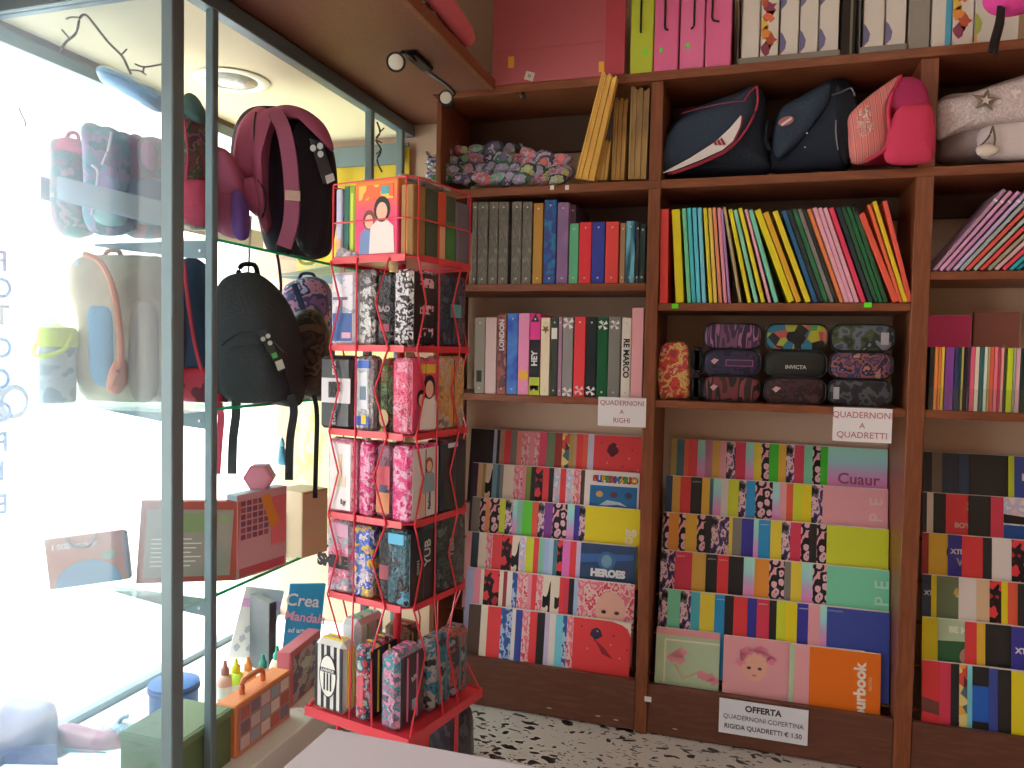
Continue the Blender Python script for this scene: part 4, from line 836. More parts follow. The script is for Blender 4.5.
def spots():
    zc = EYE+.95
    m0 = U(418, 58, Z=zc)
    t = thing('spotlight_bar', 'black twin spotlight fixed under the loft shelf', 'spotlight', (m0.x, m0.y, zc))
    blk = mat('#181818', .35)
    at0(t, MB().box(m0.x-.022, m0.x+.022, m0.y-.07, m0.y+.08, zc-.016, zc, b=.005)).build('mount', blk, t)
    for (px, py), D, r in (((396, 62), 2.30, .026), ((446, 98), 2.52, .022)):
        p = U(px, py, D=D); d = (Vector((0, -.3, EYE))-p).normalized(); q_ = Vector((0, 0, 1)).rotation_difference(d).to_matrix().to_4x4()
        if px > 420: d = Vector((.25, -.95, -.1)).normalized(); q_ = Vector((0, 0, 1)).rotation_difference(d).to_matrix().to_4x4()
        M = Matrix.Translation(p-Vector(t.location)) @ q_
        MB().lathe([(r*.55, -.085), (r*.8, -.08), (r*1.0, -.03), (r*1.12, 0), (r*1.12, .004), (r*.98, .004)], 20, 0, M).build('lamp_head', blk, t, smooth_=True)
        MB().lathe([(r*.97, .001), (r*.8, .006), (.001, .009)], 20, 0, M).build('lens', mat('#b4b0a4', .3, k=.6), t, smooth_=True)
        e = p-d*.05
        MB().tube(curve([e-Vector(t.location), e-Vector(t.location)+Vector((.02, 0, .03)), Vector((0, .08 if px > 420 else -.02, -.015))], 5), .006, 8).build('arm', blk, t)
spots()
GB = 'bags on the top glass shelf'; GM = 'bags on the middle glass shelf'
# ------------------------------------------------------------------ sketching helper for soft goods
def sketch(name, label, cat, D, parts, group=None, base=None, N=None):
    zmin = {GB: E9+.2955, GM: E9-.1685}.get(group) if group else None
    if zmin is None and 'platform' in label or 'lilac one' in label or 'green box' in label: zmin = .12
    allp = [p for pt in parts for p in pt[2]]
    cx = sum(p[0] for p in parts[0][2])/len(parts[0][2]); cy = max(p[1] for p in parts[0][2])
    c = U(cx, cy, D=D); t = thing(name, label, cat, c, group=group)
    N = N or FW
    objs = {}
    for pt in parts:
        pn, kind, pts, dD, size, m = pt[:6]; opt = pt[6] if len(pt) > 6 else {}
        W = [U(p[0], p[1], D=D+dD+(p[2] if len(p) > 2 else 0)) for p in pts]
        mb = MB()
        if kind == 'pillow': mb.pillow(W, N, size, back=opt.get('back', .5), sub=opt.get('sub', 4), rings=7)
        elif kind == 'tube': mb.tube(curve(W, 5), size, 7)
        elif kind == 'loop': mb.tube(smooth(W, 4), size, 7, closed=True)
        elif kind == 'ribbon': mb.ribbon(curve(W, 4), opt.get('w', (1, 0, 0)), size, opt.get('t', .003))
        elif kind == 'plate': mb.prism(smooth(W, 3) if opt.get('smooth') else W, N, size)
        if zmin is not None and kind in ('pillow',): mb.v = [(x, y, max(z, zmin) if x < -1.402 else z) for x, y, z in mb.v]
        at0(t, mb)
        par = t
        if opt.get('under') in objs: par = objs[opt['under']]
        objs[pn] = mb.build(pn, m, par, smooth_=kind in ('pillow', 'tube', 'loop'))
    return t
CAMR = (math.cos(YAW), math.sin(YAW), 0)
R_ = dict(w=CAMR, t=.004)
cloth = lambda h, k=None, **a: mat(h, .85, k, bump=.35, bscale=a.get('s', 120))
def ribs(m=None): return m
# --- top glass shelf
sketch('backpack', 'large mauve-pink and black backpack on the top glass shelf, with a white round-dotted tag', 'backpack', 2.55, [
 ('body', 'pillow', [(232, 170), (236, 130), (250, 110), (275, 107), (305, 112), (325, 128), (334, 160), (336, 200), (331, 245), (320, 258), (285, 260), (268, 250), (258, 215), (240, 200)], .03, .26, cloth('#241c28', .6), dict(back=.6)),
 ('front_lobe', 'pillow', [(234, 165), (240, 128), (256, 109), (270, 112), (266, 140), (262, 175), (252, 184), (238, 178)], -.06, .12, cloth('#98506a', .6)),
 ('main_panel', 'pillow', [(254, 150), (258, 120), (267, 110), (279, 108), (277, 118), (271, 135), (268, 165), (268, 200), (270, 225), (264, 232), (257, 200)], -.08, .12, cloth('#904a64', .6)),
 ('top_panel', 'pillow', [(268, 112), (285, 106), (305, 110), (324, 124), (333, 145), (330, 150), (314, 126), (293, 116), (275, 120)], -.07, .11, cloth('#8c4862', .6)),
 ('lower_pocket', 'pillow', [(242, 185), (252, 177), (264, 182), (268, 200), (266, 214), (256, 216), (246, 204)], -.08, .11, cloth('#904a68', .6)),
 ('side_panel', 'pillow', [(296, 128), (308, 124), (322, 143), (330, 175), (330, 215), (322, 250), (308, 256), (296, 240), (290, 200), (290, 160)], -.07, .12, cloth('#1c181e', .6)),
 ('shoulder_strap', 'ribbon', [(275, 112, .03), (283, 128, .0), (289, 155, -.012), (292, 190, -.015), (291, 222, -.01), (284, 247, 0)], -.158, .045, cloth('#84485e', .6), dict(w=CAMR, t=.014)),
 ('strap_patch', 'plate', [(285, 190), (300, 191), (300, 201), (285, 200)], -.185, .004, cloth('#a88c7c', .6)),
 ('strap_end', 'pillow', [(277, 240), (290, 236), (292, 250), (284, 258), (276, 254)], -.14, .03, cloth('#18161a', .6)),
 ('zip', 'tube', [(256, 112), (254, 130), (256, 155), (260, 178)], -.13, .003, mat('#1c1820', .4)),
 ('lower_zip', 'tube', [(258, 180), (264, 190), (266, 205), (262, 218)], -.135, .0035, mat('#1c1820', .4)),
 ('tag_card', 'plate', [(309, 138), (322, 142), (334, 178), (323, 184)], -.155, .003, mat('#28282c', .5, .7)),
 ('tag_dot', 'plate', [(313+3*math.cos(a), 148+3.4*math.sin(a)) for a in [k*PI/6 for k in range(12)]], -.158, .002, mat('#b0b0b0', .5, .7)),
 ('tag_dot', 'plate', [(320+3*math.cos(a), 146+3.4*math.sin(a)) for a in [k*PI/6 for k in range(12)]], -.158, .002, mat('#b0b0b0', .5, .7)),
 ('tag_dot', 'plate', [(320.5+3*math.cos(a), 154+3.4*math.sin(a)) for a in [k*PI/6 for k in range(12)]], -.158, .002, mat('#b0b0b0', .5, .7)),
 ('tag_label', 'plate', [(325, 176), (333, 173), (335, 180), (327, 184)], -.158, .002, mat('#b4b0ac', .5, .7)),
 ('hanging_cord', 'ribbon', [(251, 216), (250, 240), (249, 262), (248, 277)], -.14, .006, mat('#c4b0b0', .7), R_),
 ('loose_strap', 'ribbon', [(276, 250), (279, 265), (281, 285), (280, 300)], -.13, .008, mat('#1c181c', .7), R_)], GB)
sketch('shoulder_bag', 'purple and crimson bag left of the large mauve backpack, behind the second post', 'bag', 2.42, [
 ('body', 'pillow', [(214, 165), (219, 148), (232, 155), (243, 180), (247, 215), (246, 238), (218, 232), (212, 200)], 0, .16, cloth('#88445c', .6)),
 ('side_pocket', 'pillow', [(233, 195), (242, 192), (248, 210), (247, 238), (234, 235)], -.06, .07, cloth('#5c3c78', .6)),
 ('flap', 'pillow', [(216, 160), (224, 152), (236, 168), (240, 190), (220, 196)], -.06, .06, cloth('#94506c', .6))], GB)
printb = patt('bag_print_dark', ['#4c3c44', '#6c3c44', '#3c4c3c', '#7c5c5c', '#4c3448'], 22, 'noise', detail=4, k=.6)
sketch('backpack', 'printed brown and red backpack with green top between the two near posts', 'backpack', 2.36, [
 ('body', 'pillow', [(176, 150), (180, 110), (190, 98), (203, 108), (211, 150), (214, 190), (212, 226), (180, 222)], 0, .2, printb),
 ('top_flap', 'pillow', [(180, 112), (187, 94), (198, 98), (206, 118), (200, 124), (186, 118)], -.07, .06, cloth('#3c5450', .6)),
 ('lower_pocket', 'pillow', [(181, 184), (196, 180), (210, 186), (212, 224), (182, 220)], -.08, .08, cloth('#94384c', .6)),
 ('piping', 'tube', [(184, 120), (188, 150), (186, 182)], -.1, .003, mat('#8c2c44', .6))], GB)
sketch('backpack', 'pink and teal printed backpack at the left end of the top glass shelf', 'backpack', 2.36, [
 ('body', 'pillow', [(57, 165), (57, 142), (64, 139), (78, 140), (88, 144), (93, 165), (94, 195), (94, 232), (60, 232)], 0, .16, patt('teal_print', ['#6c8488', '#88707c', '#5c7c80', '#9c8490'], 20, 'noise', detail=3, k=.7)),
 ('top_panel', 'pillow', [(58, 152), (60, 140), (72, 138), (86, 144), (89, 153), (74, 155)], -.05, .06, cloth('#b05c74', .7)),
 ('handle', 'tube', [(66, 140), (70, 133), (77, 134), (79, 141)], -.02, .006, cloth('#b05c74', .7))], GB)
sketch('backpack', 'teal and lilac patterned backpack in the middle of the top glass shelf, white loops', 'backpack', 2.30, [
 ('body', 'pillow', [(89, 150), (88, 127), (96, 124), (104, 128), (113, 128), (126, 138), (130, 150), (130, 200), (128, 232), (92, 232), (91, 195)], 0, .17, patt('teal_lilac', ['#3c6478', '#4c7888', '#7c6c90', '#346070'], 14, 'noise', detail=3, k=.65)),
 ('round_badge', 'pillow', [(99, 180), (103, 166), (110, 164), (117, 172), (118, 190), (110, 200), (101, 196)], -.07, .04, patt('badge_p', ['#7c88b0', '#8c6c9c', '#4c7ca0'], 20, 'noise', detail=2, k=.65)),
 ('front_pocket', 'pillow', [(96, 196), (110, 190), (124, 196), (124, 224), (97, 222)], -.06, .07, cloth('#7ca4a8', .7)),
 ('cord', 'tube', [(92, 165), (98, 172), (96, 190), (92, 215)], -.09, .004, mat('#b8b0c0', .6)),
 ('cord', 'tube', [(112, 132), (108, 150), (102, 165)], -.09, .004, mat('#b8b0c0', .6))], GB)
sketch('backpack', 'plum and pink backpack against the corner post on the top glass shelf', 'backpack', 2.38, [
 ('body', 'pillow', [(121, 165), (122, 138), (129, 134), (134, 139), (141, 136), (150, 141), (160, 139), (172, 148), (176, 180), (176, 232), (122, 232)], .02, .2, patt('plum_print', ['#6c4c68', '#784860', '#4c5470', '#8c5468'], 12, 'noise', detail=2, k=.65)),
 ('side_bolster', 'pillow', [(143, 148), (148, 141), (155, 148), (156, 166), (150, 171), (144, 164)], -.08, .06, cloth('#9c5c80', .65)),
 ('front_pocket', 'pillow', [(130, 184), (146, 178), (166, 184), (168, 222), (132, 220)], -.07, .08, cloth('#586078', .65))], GB)
sketch('foil_cushion', 'pale blue film cushion high up beside the corner post', 'cushion', 2.25, [
 ('body', 'pillow', [(98, 72), (104, 67), (118, 71), (134, 77), (148, 88), (160, 92), (160, 112), (140, 104), (118, 92), (104, 84)], 0, .10, mat('#8cb4d8', .3, .8, coat=.6, bump=.3, bscale=14), dict(sub=3)),
 ('top_fold', 'ribbon', [(103, 72), (120, 78), (146, 92), (158, 98)], -.055, .006, mat('#7098c0', .4, .8), dict(w=(0, 0, 1), t=.003))], GB)
def strip():  # pale band added to imitate a reflection in the pane
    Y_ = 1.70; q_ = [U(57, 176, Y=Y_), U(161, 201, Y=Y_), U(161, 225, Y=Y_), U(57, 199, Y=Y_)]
    c = q_[3]; t = thing('reflection_band', 'pale translucent band imitating a glass reflection across the bags on the top glass shelf', 'strip', c)
    at0(t, MB().prism(q_, (0, 1, 0), .003)).build('film', glass('milky', (.9, .95, 1, 1), haze=.40, haze_col=(.9, .95, 1, 1)), t)  # no real film: milky band imitating the reflection in the pane
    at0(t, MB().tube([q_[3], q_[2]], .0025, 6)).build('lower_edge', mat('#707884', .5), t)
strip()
# --- middle glass shelf
sketch('backpack', 'big plain black backpack on the middle glass shelf, straps hanging down', 'backpack', 2.38, [
 ('body', 'pillow', [(216, 300), (226, 279), (246, 272), (264, 277), (284, 298), (297, 328), (303, 370), (300, 405), (270, 404), (222, 402), (214, 375), (213, 335)], 0, .24, cloth('#2a2e30', .6)),  # black lifted to dark grey, flare put into the colour
 ('front_pocket', 'pillow', [(222, 345), (245, 335), (270, 340), (284, 370), (286, 400), (226, 398)], -.09, .07, cloth('#26292b', .6)),
 ('tag_card', 'plate', [(256, 331), (265, 329), (286, 368), (279, 374), (268, 352)], -.155, .003, mat('#1c1e1e', .5)),
 ('tag_dot', 'plate', [(263+2.4*math.cos(a), 339+2.4*math.sin(a)) for a in [k*PI/5 for k in range(10)]], -.16, .002, mat('#8c8c84', .5)),
 ('tag_dot', 'plate', [(268+2.4*math.cos(a), 336+2.4*math.sin(a)) for a in [k*PI/5 for k in range(10)]], -.16, .002, mat('#8c8c84', .5)),
 ('tag_dot', 'plate', [(270+2.4*math.cos(a), 343+2.4*math.sin(a)) for a in [k*PI/5 for k in range(10)]], -.16, .002, mat('#8c8c84', .5)),
 ('tag_mark', 'plate', [(271, 354), (276, 352), (278, 357), (273, 359)], -.16, .002, mat('#3c7c3c', .5)),
 ('tag_label', 'plate', [(275, 362), (282, 359), (285, 368), (278, 371)], -.16, .002, mat('#8c8c84', .5)),
 ('handle', 'tube', [(238, 274), (242, 265), (254, 265), (258, 275)], .02, .008, cloth('#1c1e20', .6)),
 ('hanging_strap', 'ribbon', [(236, 398), (236, 415), (233, 440), (232, 474)], -.1, .026, cloth('#2c3032', .6), R_),
 ('hanging_strap', 'ribbon', [(291, 395), (294, 412), (290, 440), (289, 480)], -.1, .023, cloth('#24282a', .6), R_),
 ('zip', 'tube', [(222, 345), (240, 333), (265, 335), (284, 352)], -.13, .003, mat('#141618', .5))], GM)
sketch('backpack', 'dark brown camouflage backpack beside the black one', 'backpack', 2.58, [
 ('body', 'pillow', [(290, 335), (293, 316), (306, 309), (320, 313), (329, 335), (330, 395), (312, 400), (298, 398), (292, 370)], 0, .2, patt('brown_camo', ['#241c18', '#4c3c30', '#1c1816', '#3c2c24', '#2c2420'], 16, 'noise', detail=2, k=.6)),
 ('front_pocket', 'pillow', [(296, 360), (310, 355), (324, 360), (326, 394), (300, 394)], -.08, .06, patt('brown_camo', [], 1)),
 ('webbing', 'ribbon', [(297, 330), (310, 327), (324, 331)], -.12, .02, cloth('#544438', .6), dict(w=(0, 0, 1), t=.004)),
 ('hanging_strap', 'ribbon', [(314, 395), (317, 415), (316, 460), (315, 498)], -.13, .014, cloth('#20201e', .6), R_)], GM)
sketch('backpack', 'violet-blue starry patterned backpack behind the camouflage one', 'backpack', 2.78, [
 ('body', 'pillow', [(282, 310), (286, 287), (300, 279), (316, 277), (328, 285), (332, 310), (330, 398), (284, 398)], 0, .2, patt('violet_marble', ['#28304c', '#6c5080', '#3c3c64', '#a0708c', '#20284c', '#8c8cac'], 13, 'noise', detail=4, k=.6)),
 ('front_band', 'ribbon', [(294, 284), (300, 300), (306, 318)], -.12, .02, cloth('#28304c', .6), R_),
 ('handle', 'tube', [(298, 281), (302, 274), (312, 274), (316, 280)], 0, .006, cloth('#28304c', .6))], GM)
sketch('backpack', 'navy backpack with red trim and red base between the two near posts', 'backpack', 2.40, [
 ('body', 'pillow', [(176, 285), (182, 262), (196, 258), (206, 270), (212, 310), (220, 360), (224, 404), (180, 402), (174, 350)], 0, .2, cloth('#344660', .6)),
 ('red_base', 'pillow', [(178, 372), (192, 366), (212, 368), (222, 376), (225, 408), (180, 404)], -.07, .09, patt('web_red', ['#a03040', '#b03444', '#a03040', '#5c2430'], 14, 'noise', detail=2, k=.6)),
 ('trim', 'tube', [(184, 262), (188, 300), (194, 340), (202, 372)], -.1, .006, mat('#9c3844', .6)),
 ('dark_side', 'pillow', [(176, 285), (183, 272), (187, 300), (190, 340), (186, 370), (177, 360)], -.08, .07, cloth('#3c3840', .6)),
 ('hanging_strap', 'ribbon', [(216, 395), (221, 415), (219, 445), (217, 474)], -.08, .02, cloth('#a03c4c', .6), R_)], GM)
sketch('backpack', 'backpack painted with beige street reflection, orange trim and blue panel, left of corner post', 'backpack', 2.30, [
 ('body', 'pillow', [(75, 290), (76, 266), (88, 256), (120, 255), (150, 256), (164, 264), (166, 330), (164, 404), (92, 402), (84, 365), (86, 335), (82, 310)], 0, .2, patt('beige_reflection', ['#bca88c', '#b09c84', '#c4b094'], 9, 'noise', k=.75, interp='LINEAR')),  # beige stands for the street reflected in the pane
 ('blue_panel', 'pillow', [(90, 305), (102, 300), (116, 308), (118, 350), (110, 385), (94, 380), (90, 345)], -.08, .06, cloth('#5c8cac', .7)),
 ('side_mesh', 'pillow', [(77, 265), (84, 262), (92, 290), (92, 330), (86, 335), (80, 300)], -.05, .06, cloth('#90a8b8', .7)),
 ('trim', 'tube', [(84, 254), (100, 262), (112, 285), (119, 320), (121, 360), (112, 385)], -.12, .009, mat('#d88464', .7, .75)),
 ('orange_pocket', 'pillow', [(110, 372), (118, 358), (126, 362), (126, 382), (118, 394), (108, 390)], -.1, .05, cloth('#d0785c', .75)),
 ('rear_panel', 'pillow', [(132, 308), (154, 305), (158, 350), (156, 396), (132, 394)], -.09, .05, cloth('#907c70', .7)),
 ('handle', 'tube', [(104, 258), (108, 251), (118, 251), (122, 258)], 0, .007, mat('#c88464', .7, .75))], GM)
def jug():
    z = E9-.17; p = U(58, 400, Z=z); 
    if p.y < 1.70: p.y = 1.71
    D_ = 2.2; p = U(58, 395, D=D_); p.z = z+.0015
    t = thing('drinks_flask', 'grey drinks flask with lime yellow lid, left end of the middle glass shelf', 'flask', p)
    r = .047
    MB().lathe([(r*.92, 0), (r, .01), (r, .15), (r*.96, .165)], 28).build('body', patt('flask_print', ['#8c98a0', '#a4acb0', '#7c8c98'], 14, 'noise', k=.75), t, smooth_=True)
    ly = mat('#c4d040', .4, .75)
    MB().lathe([(r*1.06, .158), (r*1.1, .165), (r*1.1, .2), (r*.98, .212), (r*.3, .218), (.003, .225)], 28).build('lid', ly, t, smooth_=True)
    MB().tube(curve([(-r*1.1, 0, .19), (-r*1.15, -.03, .15), (0, -r*1.25, .13), (r*1.15, -.03, .15), (r*1.1, 0, .19)], 6), .006, 8).build('carry_loop', ly, t, smooth_=True)
jug()
# --- yellow paper on the back wall of the case
mb = MB(); n_ = 26; x0, x1 = -1.95, -1.415
def drape(zt, zb, name, m, label, Y, amp, x0=x0, x1=x1, cat='banner'):
    vs, fs = [], []
    for j in range(8):
        for i in range(n_+1):
            f = i/n_; vs.append((x0+(x1-x0)*f-x0, amp*math.sin(f*26+j*.25)*(.4+.6*j/7), (zb-zt)*j/7))
    for j in range(7):
        for i in range(n_): a = j*(n_+1)+i; fs.append((a, a+1, a+n_+2, a+n_+1))
    k = len(vs); vs += [(x, y+.004, z) for x, y, z in vs]; fs += [tuple(q+k for q in f[::-1]) for f in fs]
    o = MB().add(vs, fs).build(name, m, loc=(x0, Y, zt), smooth_=True); tag(o, label, cat); return o
o = drape(E9+.86, E9+.30, 'yellow_banner', mat('#b49a2c', .7, .65), 'yellow cloth banner hanging behind the far posts of the display case', 2.998, .008)
MB().box(0, .535, -.004, .006, -.004, .012).build('hanging_rod', ALU, o)
drape(E9+.25, E9-.66, 'wrapping_paper', patt('sunlit_yellow_paper', ['#dcd49c', '#e0d8a0', '#d4cc98', '#dccc7c', '#d8d0a8'], 7, 'noise', detail=4, k=.8), 'yellow wrapping paper coloured pale as if sunlit, hanging behind the middle glass shelf', 2.99, .004, cat='paper')  # paleness is sun and haze put into the yellow
sketch('paper_tassel', 'small blue paper tassel hanging in front of the yellow wrapping paper', 'tassel', 2.9, [('skirt', 'pillow', [(278, 462), (280, 446), (284, 446), (287, 463), (282, 465)], 0, .03, mat('#5c9cbc', .7, .8)), ('knot', 'pillow', [(279, 445), (282, 437), (285, 445), (282, 448)], 0, .02, mat('#88b4c8', .7, .8)), ('string', 'tube', [(282, 438), (282, 412)], 0, .001, mat('#c8c8c8'))])
# --- bottom glass shelf
def panel_box(name, label, cat, quad, zb, depth, mface, mside, D, extra=(), group=None, tilt=0):
    """upright box whose front is the quad (tl, tr, br, bl) seen at depths D (left, right)"""
    dl, dr = D
    tl, tr, br, bl = [U(x, y, D=d) for (x, y), d in zip(quad, (dl, dr, dr, dl))]
    bl.z = br.z = zb; tl.x, tl.y = tl.x, tl.y
    w_ = Vector((br.x-bl.x, br.y-bl.y, 0)); a = math.atan2(w_.y, w_.x); W = w_.length; H = (tl.z+tr.z)/2-zb
    lean = 0
    t = MB().box(0, W, .002, depth, 0, H, b=.002).build(name, mside, loc=bl+Vector((0, 0, max(0, math.sin(tilt)*W))), rot=(0, tilt, a)); tag(t, label, cat, group)
    MB().box(.0, W, 0, .002, 0, H).build('front_face', mface, t)
    return t, W, H
def plate_on(o, x0, x1, z0, z1, m, n='printed_panel', y=-.0012, t_=.001): return MB().box(x0, x1, y, y+t_, z0, z1).build(n, m, o)
zb = E9-.689
t, W, H = panel_box('sticker_book', 'orange-red sticker book with black handle and the title 1.000 STICKER', 'book', [(43, 534), (121, 541), (129, 588), (50, 598)], zb, .02, mat('#c07860', .5, .8), mat('#b4604c', .5, .8), (2.15, 2.2), tilt=-.1)
text('1.000 sticker', H*.16, mat('#dcd0c0', .5, .8), t, TF(W*.36, -.001, H*.82), bold=.0004)
MB().prism([(W*.5+W*.42*math.cos(a), -.0012, H*.0+H*.5*math.sin(a)) for a in [k*PI/14 for k in range(15)]], (0, 1, 0), .001).build('printed_globe', mat('#6c94b0', .5, .8), t)
MB().prism([(W*.78+W*.09*math.cos(a), -.0012, H*.55+H*.09*math.sin(a)) for a in [k*PI/8 for k in range(16)]], (0, 1, 0), .001).build('printed_badge', mat('#7c9478', .5, .8), t)
MB().tube(curve([(W*.28, -.004, H*1.0), (W*.36, -.004, H*.8), (W*.55, -.004, H*.78), (W*.64, -.004, H*.98)], 5), .003, 6).build('handle', mat('#4c4c54', .5), t)
MB().box(W*.97, W*1.03, -.001, .024, 0, H*.97, b=.003).build('spine', mat('#6c6c74', .5), t)
t, W, H = panel_box('framed_kit_box', 'flat box with a reddish-brown frame and grey-green back beside the posts', 'box', [(146, 511), (241, 497), (236, 583), (136, 591)], zb, .035, mat('#94463c', .5, .6), mat('#84402c', .5, .6), (2.17, 2.27), tilt=.06)
plate_on(t, W*.06, W*.93, H*.07, H*.9, patt('kit_back', ['#8c8878', '#948c80', '#84887c'], 8, 'noise', k=.7, interp='LINEAR'))
plate_on(t, W*.42, W*.72, H*.62, H*.86, mat('#6c7c54', .6), y=-.002); 
for k in range(7): plate_on(t, W*.12, W*(.52+.05*(k % 3)), H*(.2+.055*k), H*(.215+.055*k), mat('#c4c0b8', .6), 'printed_line', y=-.002)
MB().prism([(W*.84+W*.05*math.cos(a), -.002, H*.78+H*.07*math.sin(a)) for a in [k*PI/8 for k in range(16)]], (0, 1, 0), .001).build('printed_badge', mat('#70805c', .6), t)
t, W, H = panel_box('game_box', 'pinkish game box with rows of little printed tiles and an orange tag', 'box', [(238, 494), (286, 486), (286, 567), (237, 582)], zb, .045, mat('#c0949c', .5, .7), mat('#8ca4b0', .5, .7), (2.27, 2.45))
for r_ in range(6):
    for c_ in range(5): plate_on(t, W*(.07+.115*c_), W*(.155+.115*c_), H*(.46+.08*r_), H*(.52+.08*r_), mat(['#6c3c4c', '#7c4c54', '#5c4458'][(r_+c_) % 3], .6), 'printed_tile')
plate_on(t, W*.04, W*.96, H*.02, H*.12, mat('#98404c', .6), y=-.0011); plate_on(t, W*.68, W*.98, H*.3, H*.9, mat('#b05c64', .6), y=-.0011)
MB().prism([(W*.45, -.004, H*.92), (W*.62, -.004, H*.95), (W*.84, -.004, H*.58), (W*.66, -.004, H*.52)], (0, 1, 0), .002).build('orange_tag', mat('#d08c3c', .5, .7), t)
tb = t.location.z+H
p = U(258, 472, D=2.36); p.z = tb+.0365
t = thing('hexagonal_box', 'pink hexagonal gift box standing on the game box', 'box', p, (0, 0, math.radians(20)))
hexo = [(.042*math.cos(k*PI/3), 0, .042*math.sin(k*PI/3)) for k in range(6)]
MB().prism(hexo, (0, 1, 0), .05).build('box_body', mat('#a88cb4', .5, .7), t)
MB().prism([(x*1.05, -.006, z*1.0) for x, _, z in hexo], (0, 1, 0), .018).build('lid', mat('#b86c7c', .5, .7), t)
MB().prism([(x*.86, -.0075, z*.86) for x, _, z in hexo], (0, 1, 0), .002).build('lid_panel', mat('#c07c8c', .5, .7), t)
t, W, H = panel_box('flowered_tin', 'dark flowered tin with a rounded reddish top behind the game box', 'tin', [(282, 512), (303, 509), (303, 558), (282, 562)], zb, .09, patt('tin_print', ['#4c4438', '#6c4c3c', '#3c4430', '#94643c', '#584038'], 30, 'noise', detail=3), mat('#54483c', .5), (2.55, 2.62))
MB().tube([(W*.0, .04, H+.018), (W*1.0, .04, H+.018)], .02, 16).build('rounded_top', mat('#a0605c', .5), t, smooth_=True)
t, W, H = panel_box('cream_box', 'tall plain cream cardboard box at the far end of the bottom glass shelf', 'box', [(302, 492), (327, 487), (327, 553), (302, 559)], zb, .12, mat('#b4987c', .7, .6), mat('#b8a088', .7, .6), (2.52, 2.62))
plate_on(t, W*.05, W*.95, H*.96, H*.99, mat('#94785c', .7), 'flap_edge')
# --- platform goods
zp = .119
t, W, H = panel_box('colouring_book', 'white colouring book with a pink band leaning on the case platform', 'book', [(240, 588), (285, 597), (268, 661), (228, 652)], zp, .012, mat('#c8c4c4', .6, .8), mat('#8c8c94', .6), (2.95, 3.02), tilt=.24)
t.rotation_euler[0] = -.0; plate_on(t, 0, W, H*.72, H*.84, mat('#c898c0', .6, .8), 'pink_band')
random.seed(11)
for k in range(9): MB().prism(blob(W*(.15+.08*k), H*(.15+.14*((k*5) % 4)), .012, .014, 12, .3, k) and [(x, -.0015, z) for x, z in blob(W*(.15+.08*k), H*(.15+.13*((k*5) % 4)), .012, .014, 12, .3, k)], (0, 1, 0), .0008).build('printed_drawing', mat('#9c9ca4', .6, .8), t)
text('Colora', H*.12, mat('#e0d8dc', .6, .8), t, TF(W*.5, -.002, H*.78), bold=.0005)
t, W, H = panel_box('dark_folder', 'thin black folder standing between the colouring book and the blue book', 'folder', [(282, 603), (288, 601), (276, 655), (269, 659)], zp, .15, mat('#24282c', .5), mat('#2c3034', .5), (2.86, 2.88))
t, W, H = panel_box('activity_book', 'bright blue activity book with white curly title on the platform', 'book', [(286, 581), (321, 590), (317, 652), (281, 646)], zp, .015, mat('#2c84b4', .5, .65), mat('#2c6c94', .5), (2.9, 2.96), tilt=.1)
text('Crea', H*.2, mat('#c8c8d0', .6, .7), t, TF(W*.4, -.0015, H*.80, -.1), bold=.001); text('Mandala', H*.15, mat('#c898b8', .6, .7), t, TF(W*.52, -.0015, H*.6, -.15), bold=.001); text('ad arte', H*.08, mat('#c8c8d0', .6, .7), t, TF(W*.35, -.0015, H*.45, -.1), bold=.0004)
for k in range(4): MB().prism([(x, -.0015, z) for x, z in blob(W*(.2+.2*k), H*.16, .016, .02, 14, .25, k)], (0, 1, 0), .0008).build('printed_flower', mat('#b4a860', .6, .7), t)
for (px, py), D_, hx, cx, l in (((263, 690), 2.72, '#c8c8c0', '#1c7c6c', 'white glue bottle with a teal cap on the platform'), ((248, 692), 2.70, '#cc8c5c', '#c07c48', 'orange glue bottle beside the teal-capped one'), ((236, 694), 2.68, '#a8c444', '#c8b828', 'lime green glue bottle with a yellow cap'), ((225, 696), 2.66, '#b48c84', '#8c5c54', 'dusky pink bottle nearest the second post'), ((277, 684), 2.80, '#c8b49c', '#2c8474', 'cream glue stick with a green cap near the blue book')):
    p = U(px, py, D=D_); p.z = zp
    t = thing('glue_bottle', l, 'bottle', p, group='glue bottles on the case platform')
    t.scale = (1.3, 1.3, 1.3)
    MB().lathe([(.019, 0), (.021, .004), (.021, .055), (.015, .07), (.009, .074)], 18).build('body', mat(hx, .4, .75), t, smooth_=True)
    MB().lathe([(.011, .074), (.011, .088), (.006, .094), (.004, .11), (.001, .111)], 14).build('cap', mat(cx, .4, .75), t, smooth_=True)
    MB().lathe([(.0215, .015), (.0215, .045)], 18).build('label_band', mat('#b8b4b0', .6, .75), t, smooth_=True)
def worldbox(name, label, cat, x0, x1, y0, y1, z0, z1, m, group=None, b=.004):
    o = MB().box(0, x1-x0, 0, y1-y0, 0, z1-z0, b=b).build(name, m, loc=(x0, y0, z0)); tag(o, label, cat, group); return o
o = worldbox('craft_case', 'orange cardboard craft case with a carrying handle on the platform', 'case', -1.505, -1.432, 1.895, 2.18, zp, E9-1.066, mat('#c8784c', .6, .65))
for y_ in (.075,): MB().tube(curve([(.035, .08, .158), (.035, .082, .19), (.035, .10, .2), (.035, .165, .2), (.035, .183, .19), (.035, .185, .158)], 5), .009, 8).build('handle', mat('#b86c48', .5, .65), o, smooth_=True)
MB().box(.0752, .076, .012, .275, .012, .15).build('window_panel', mat('#8c6c68', .4), o)
random.seed(4)
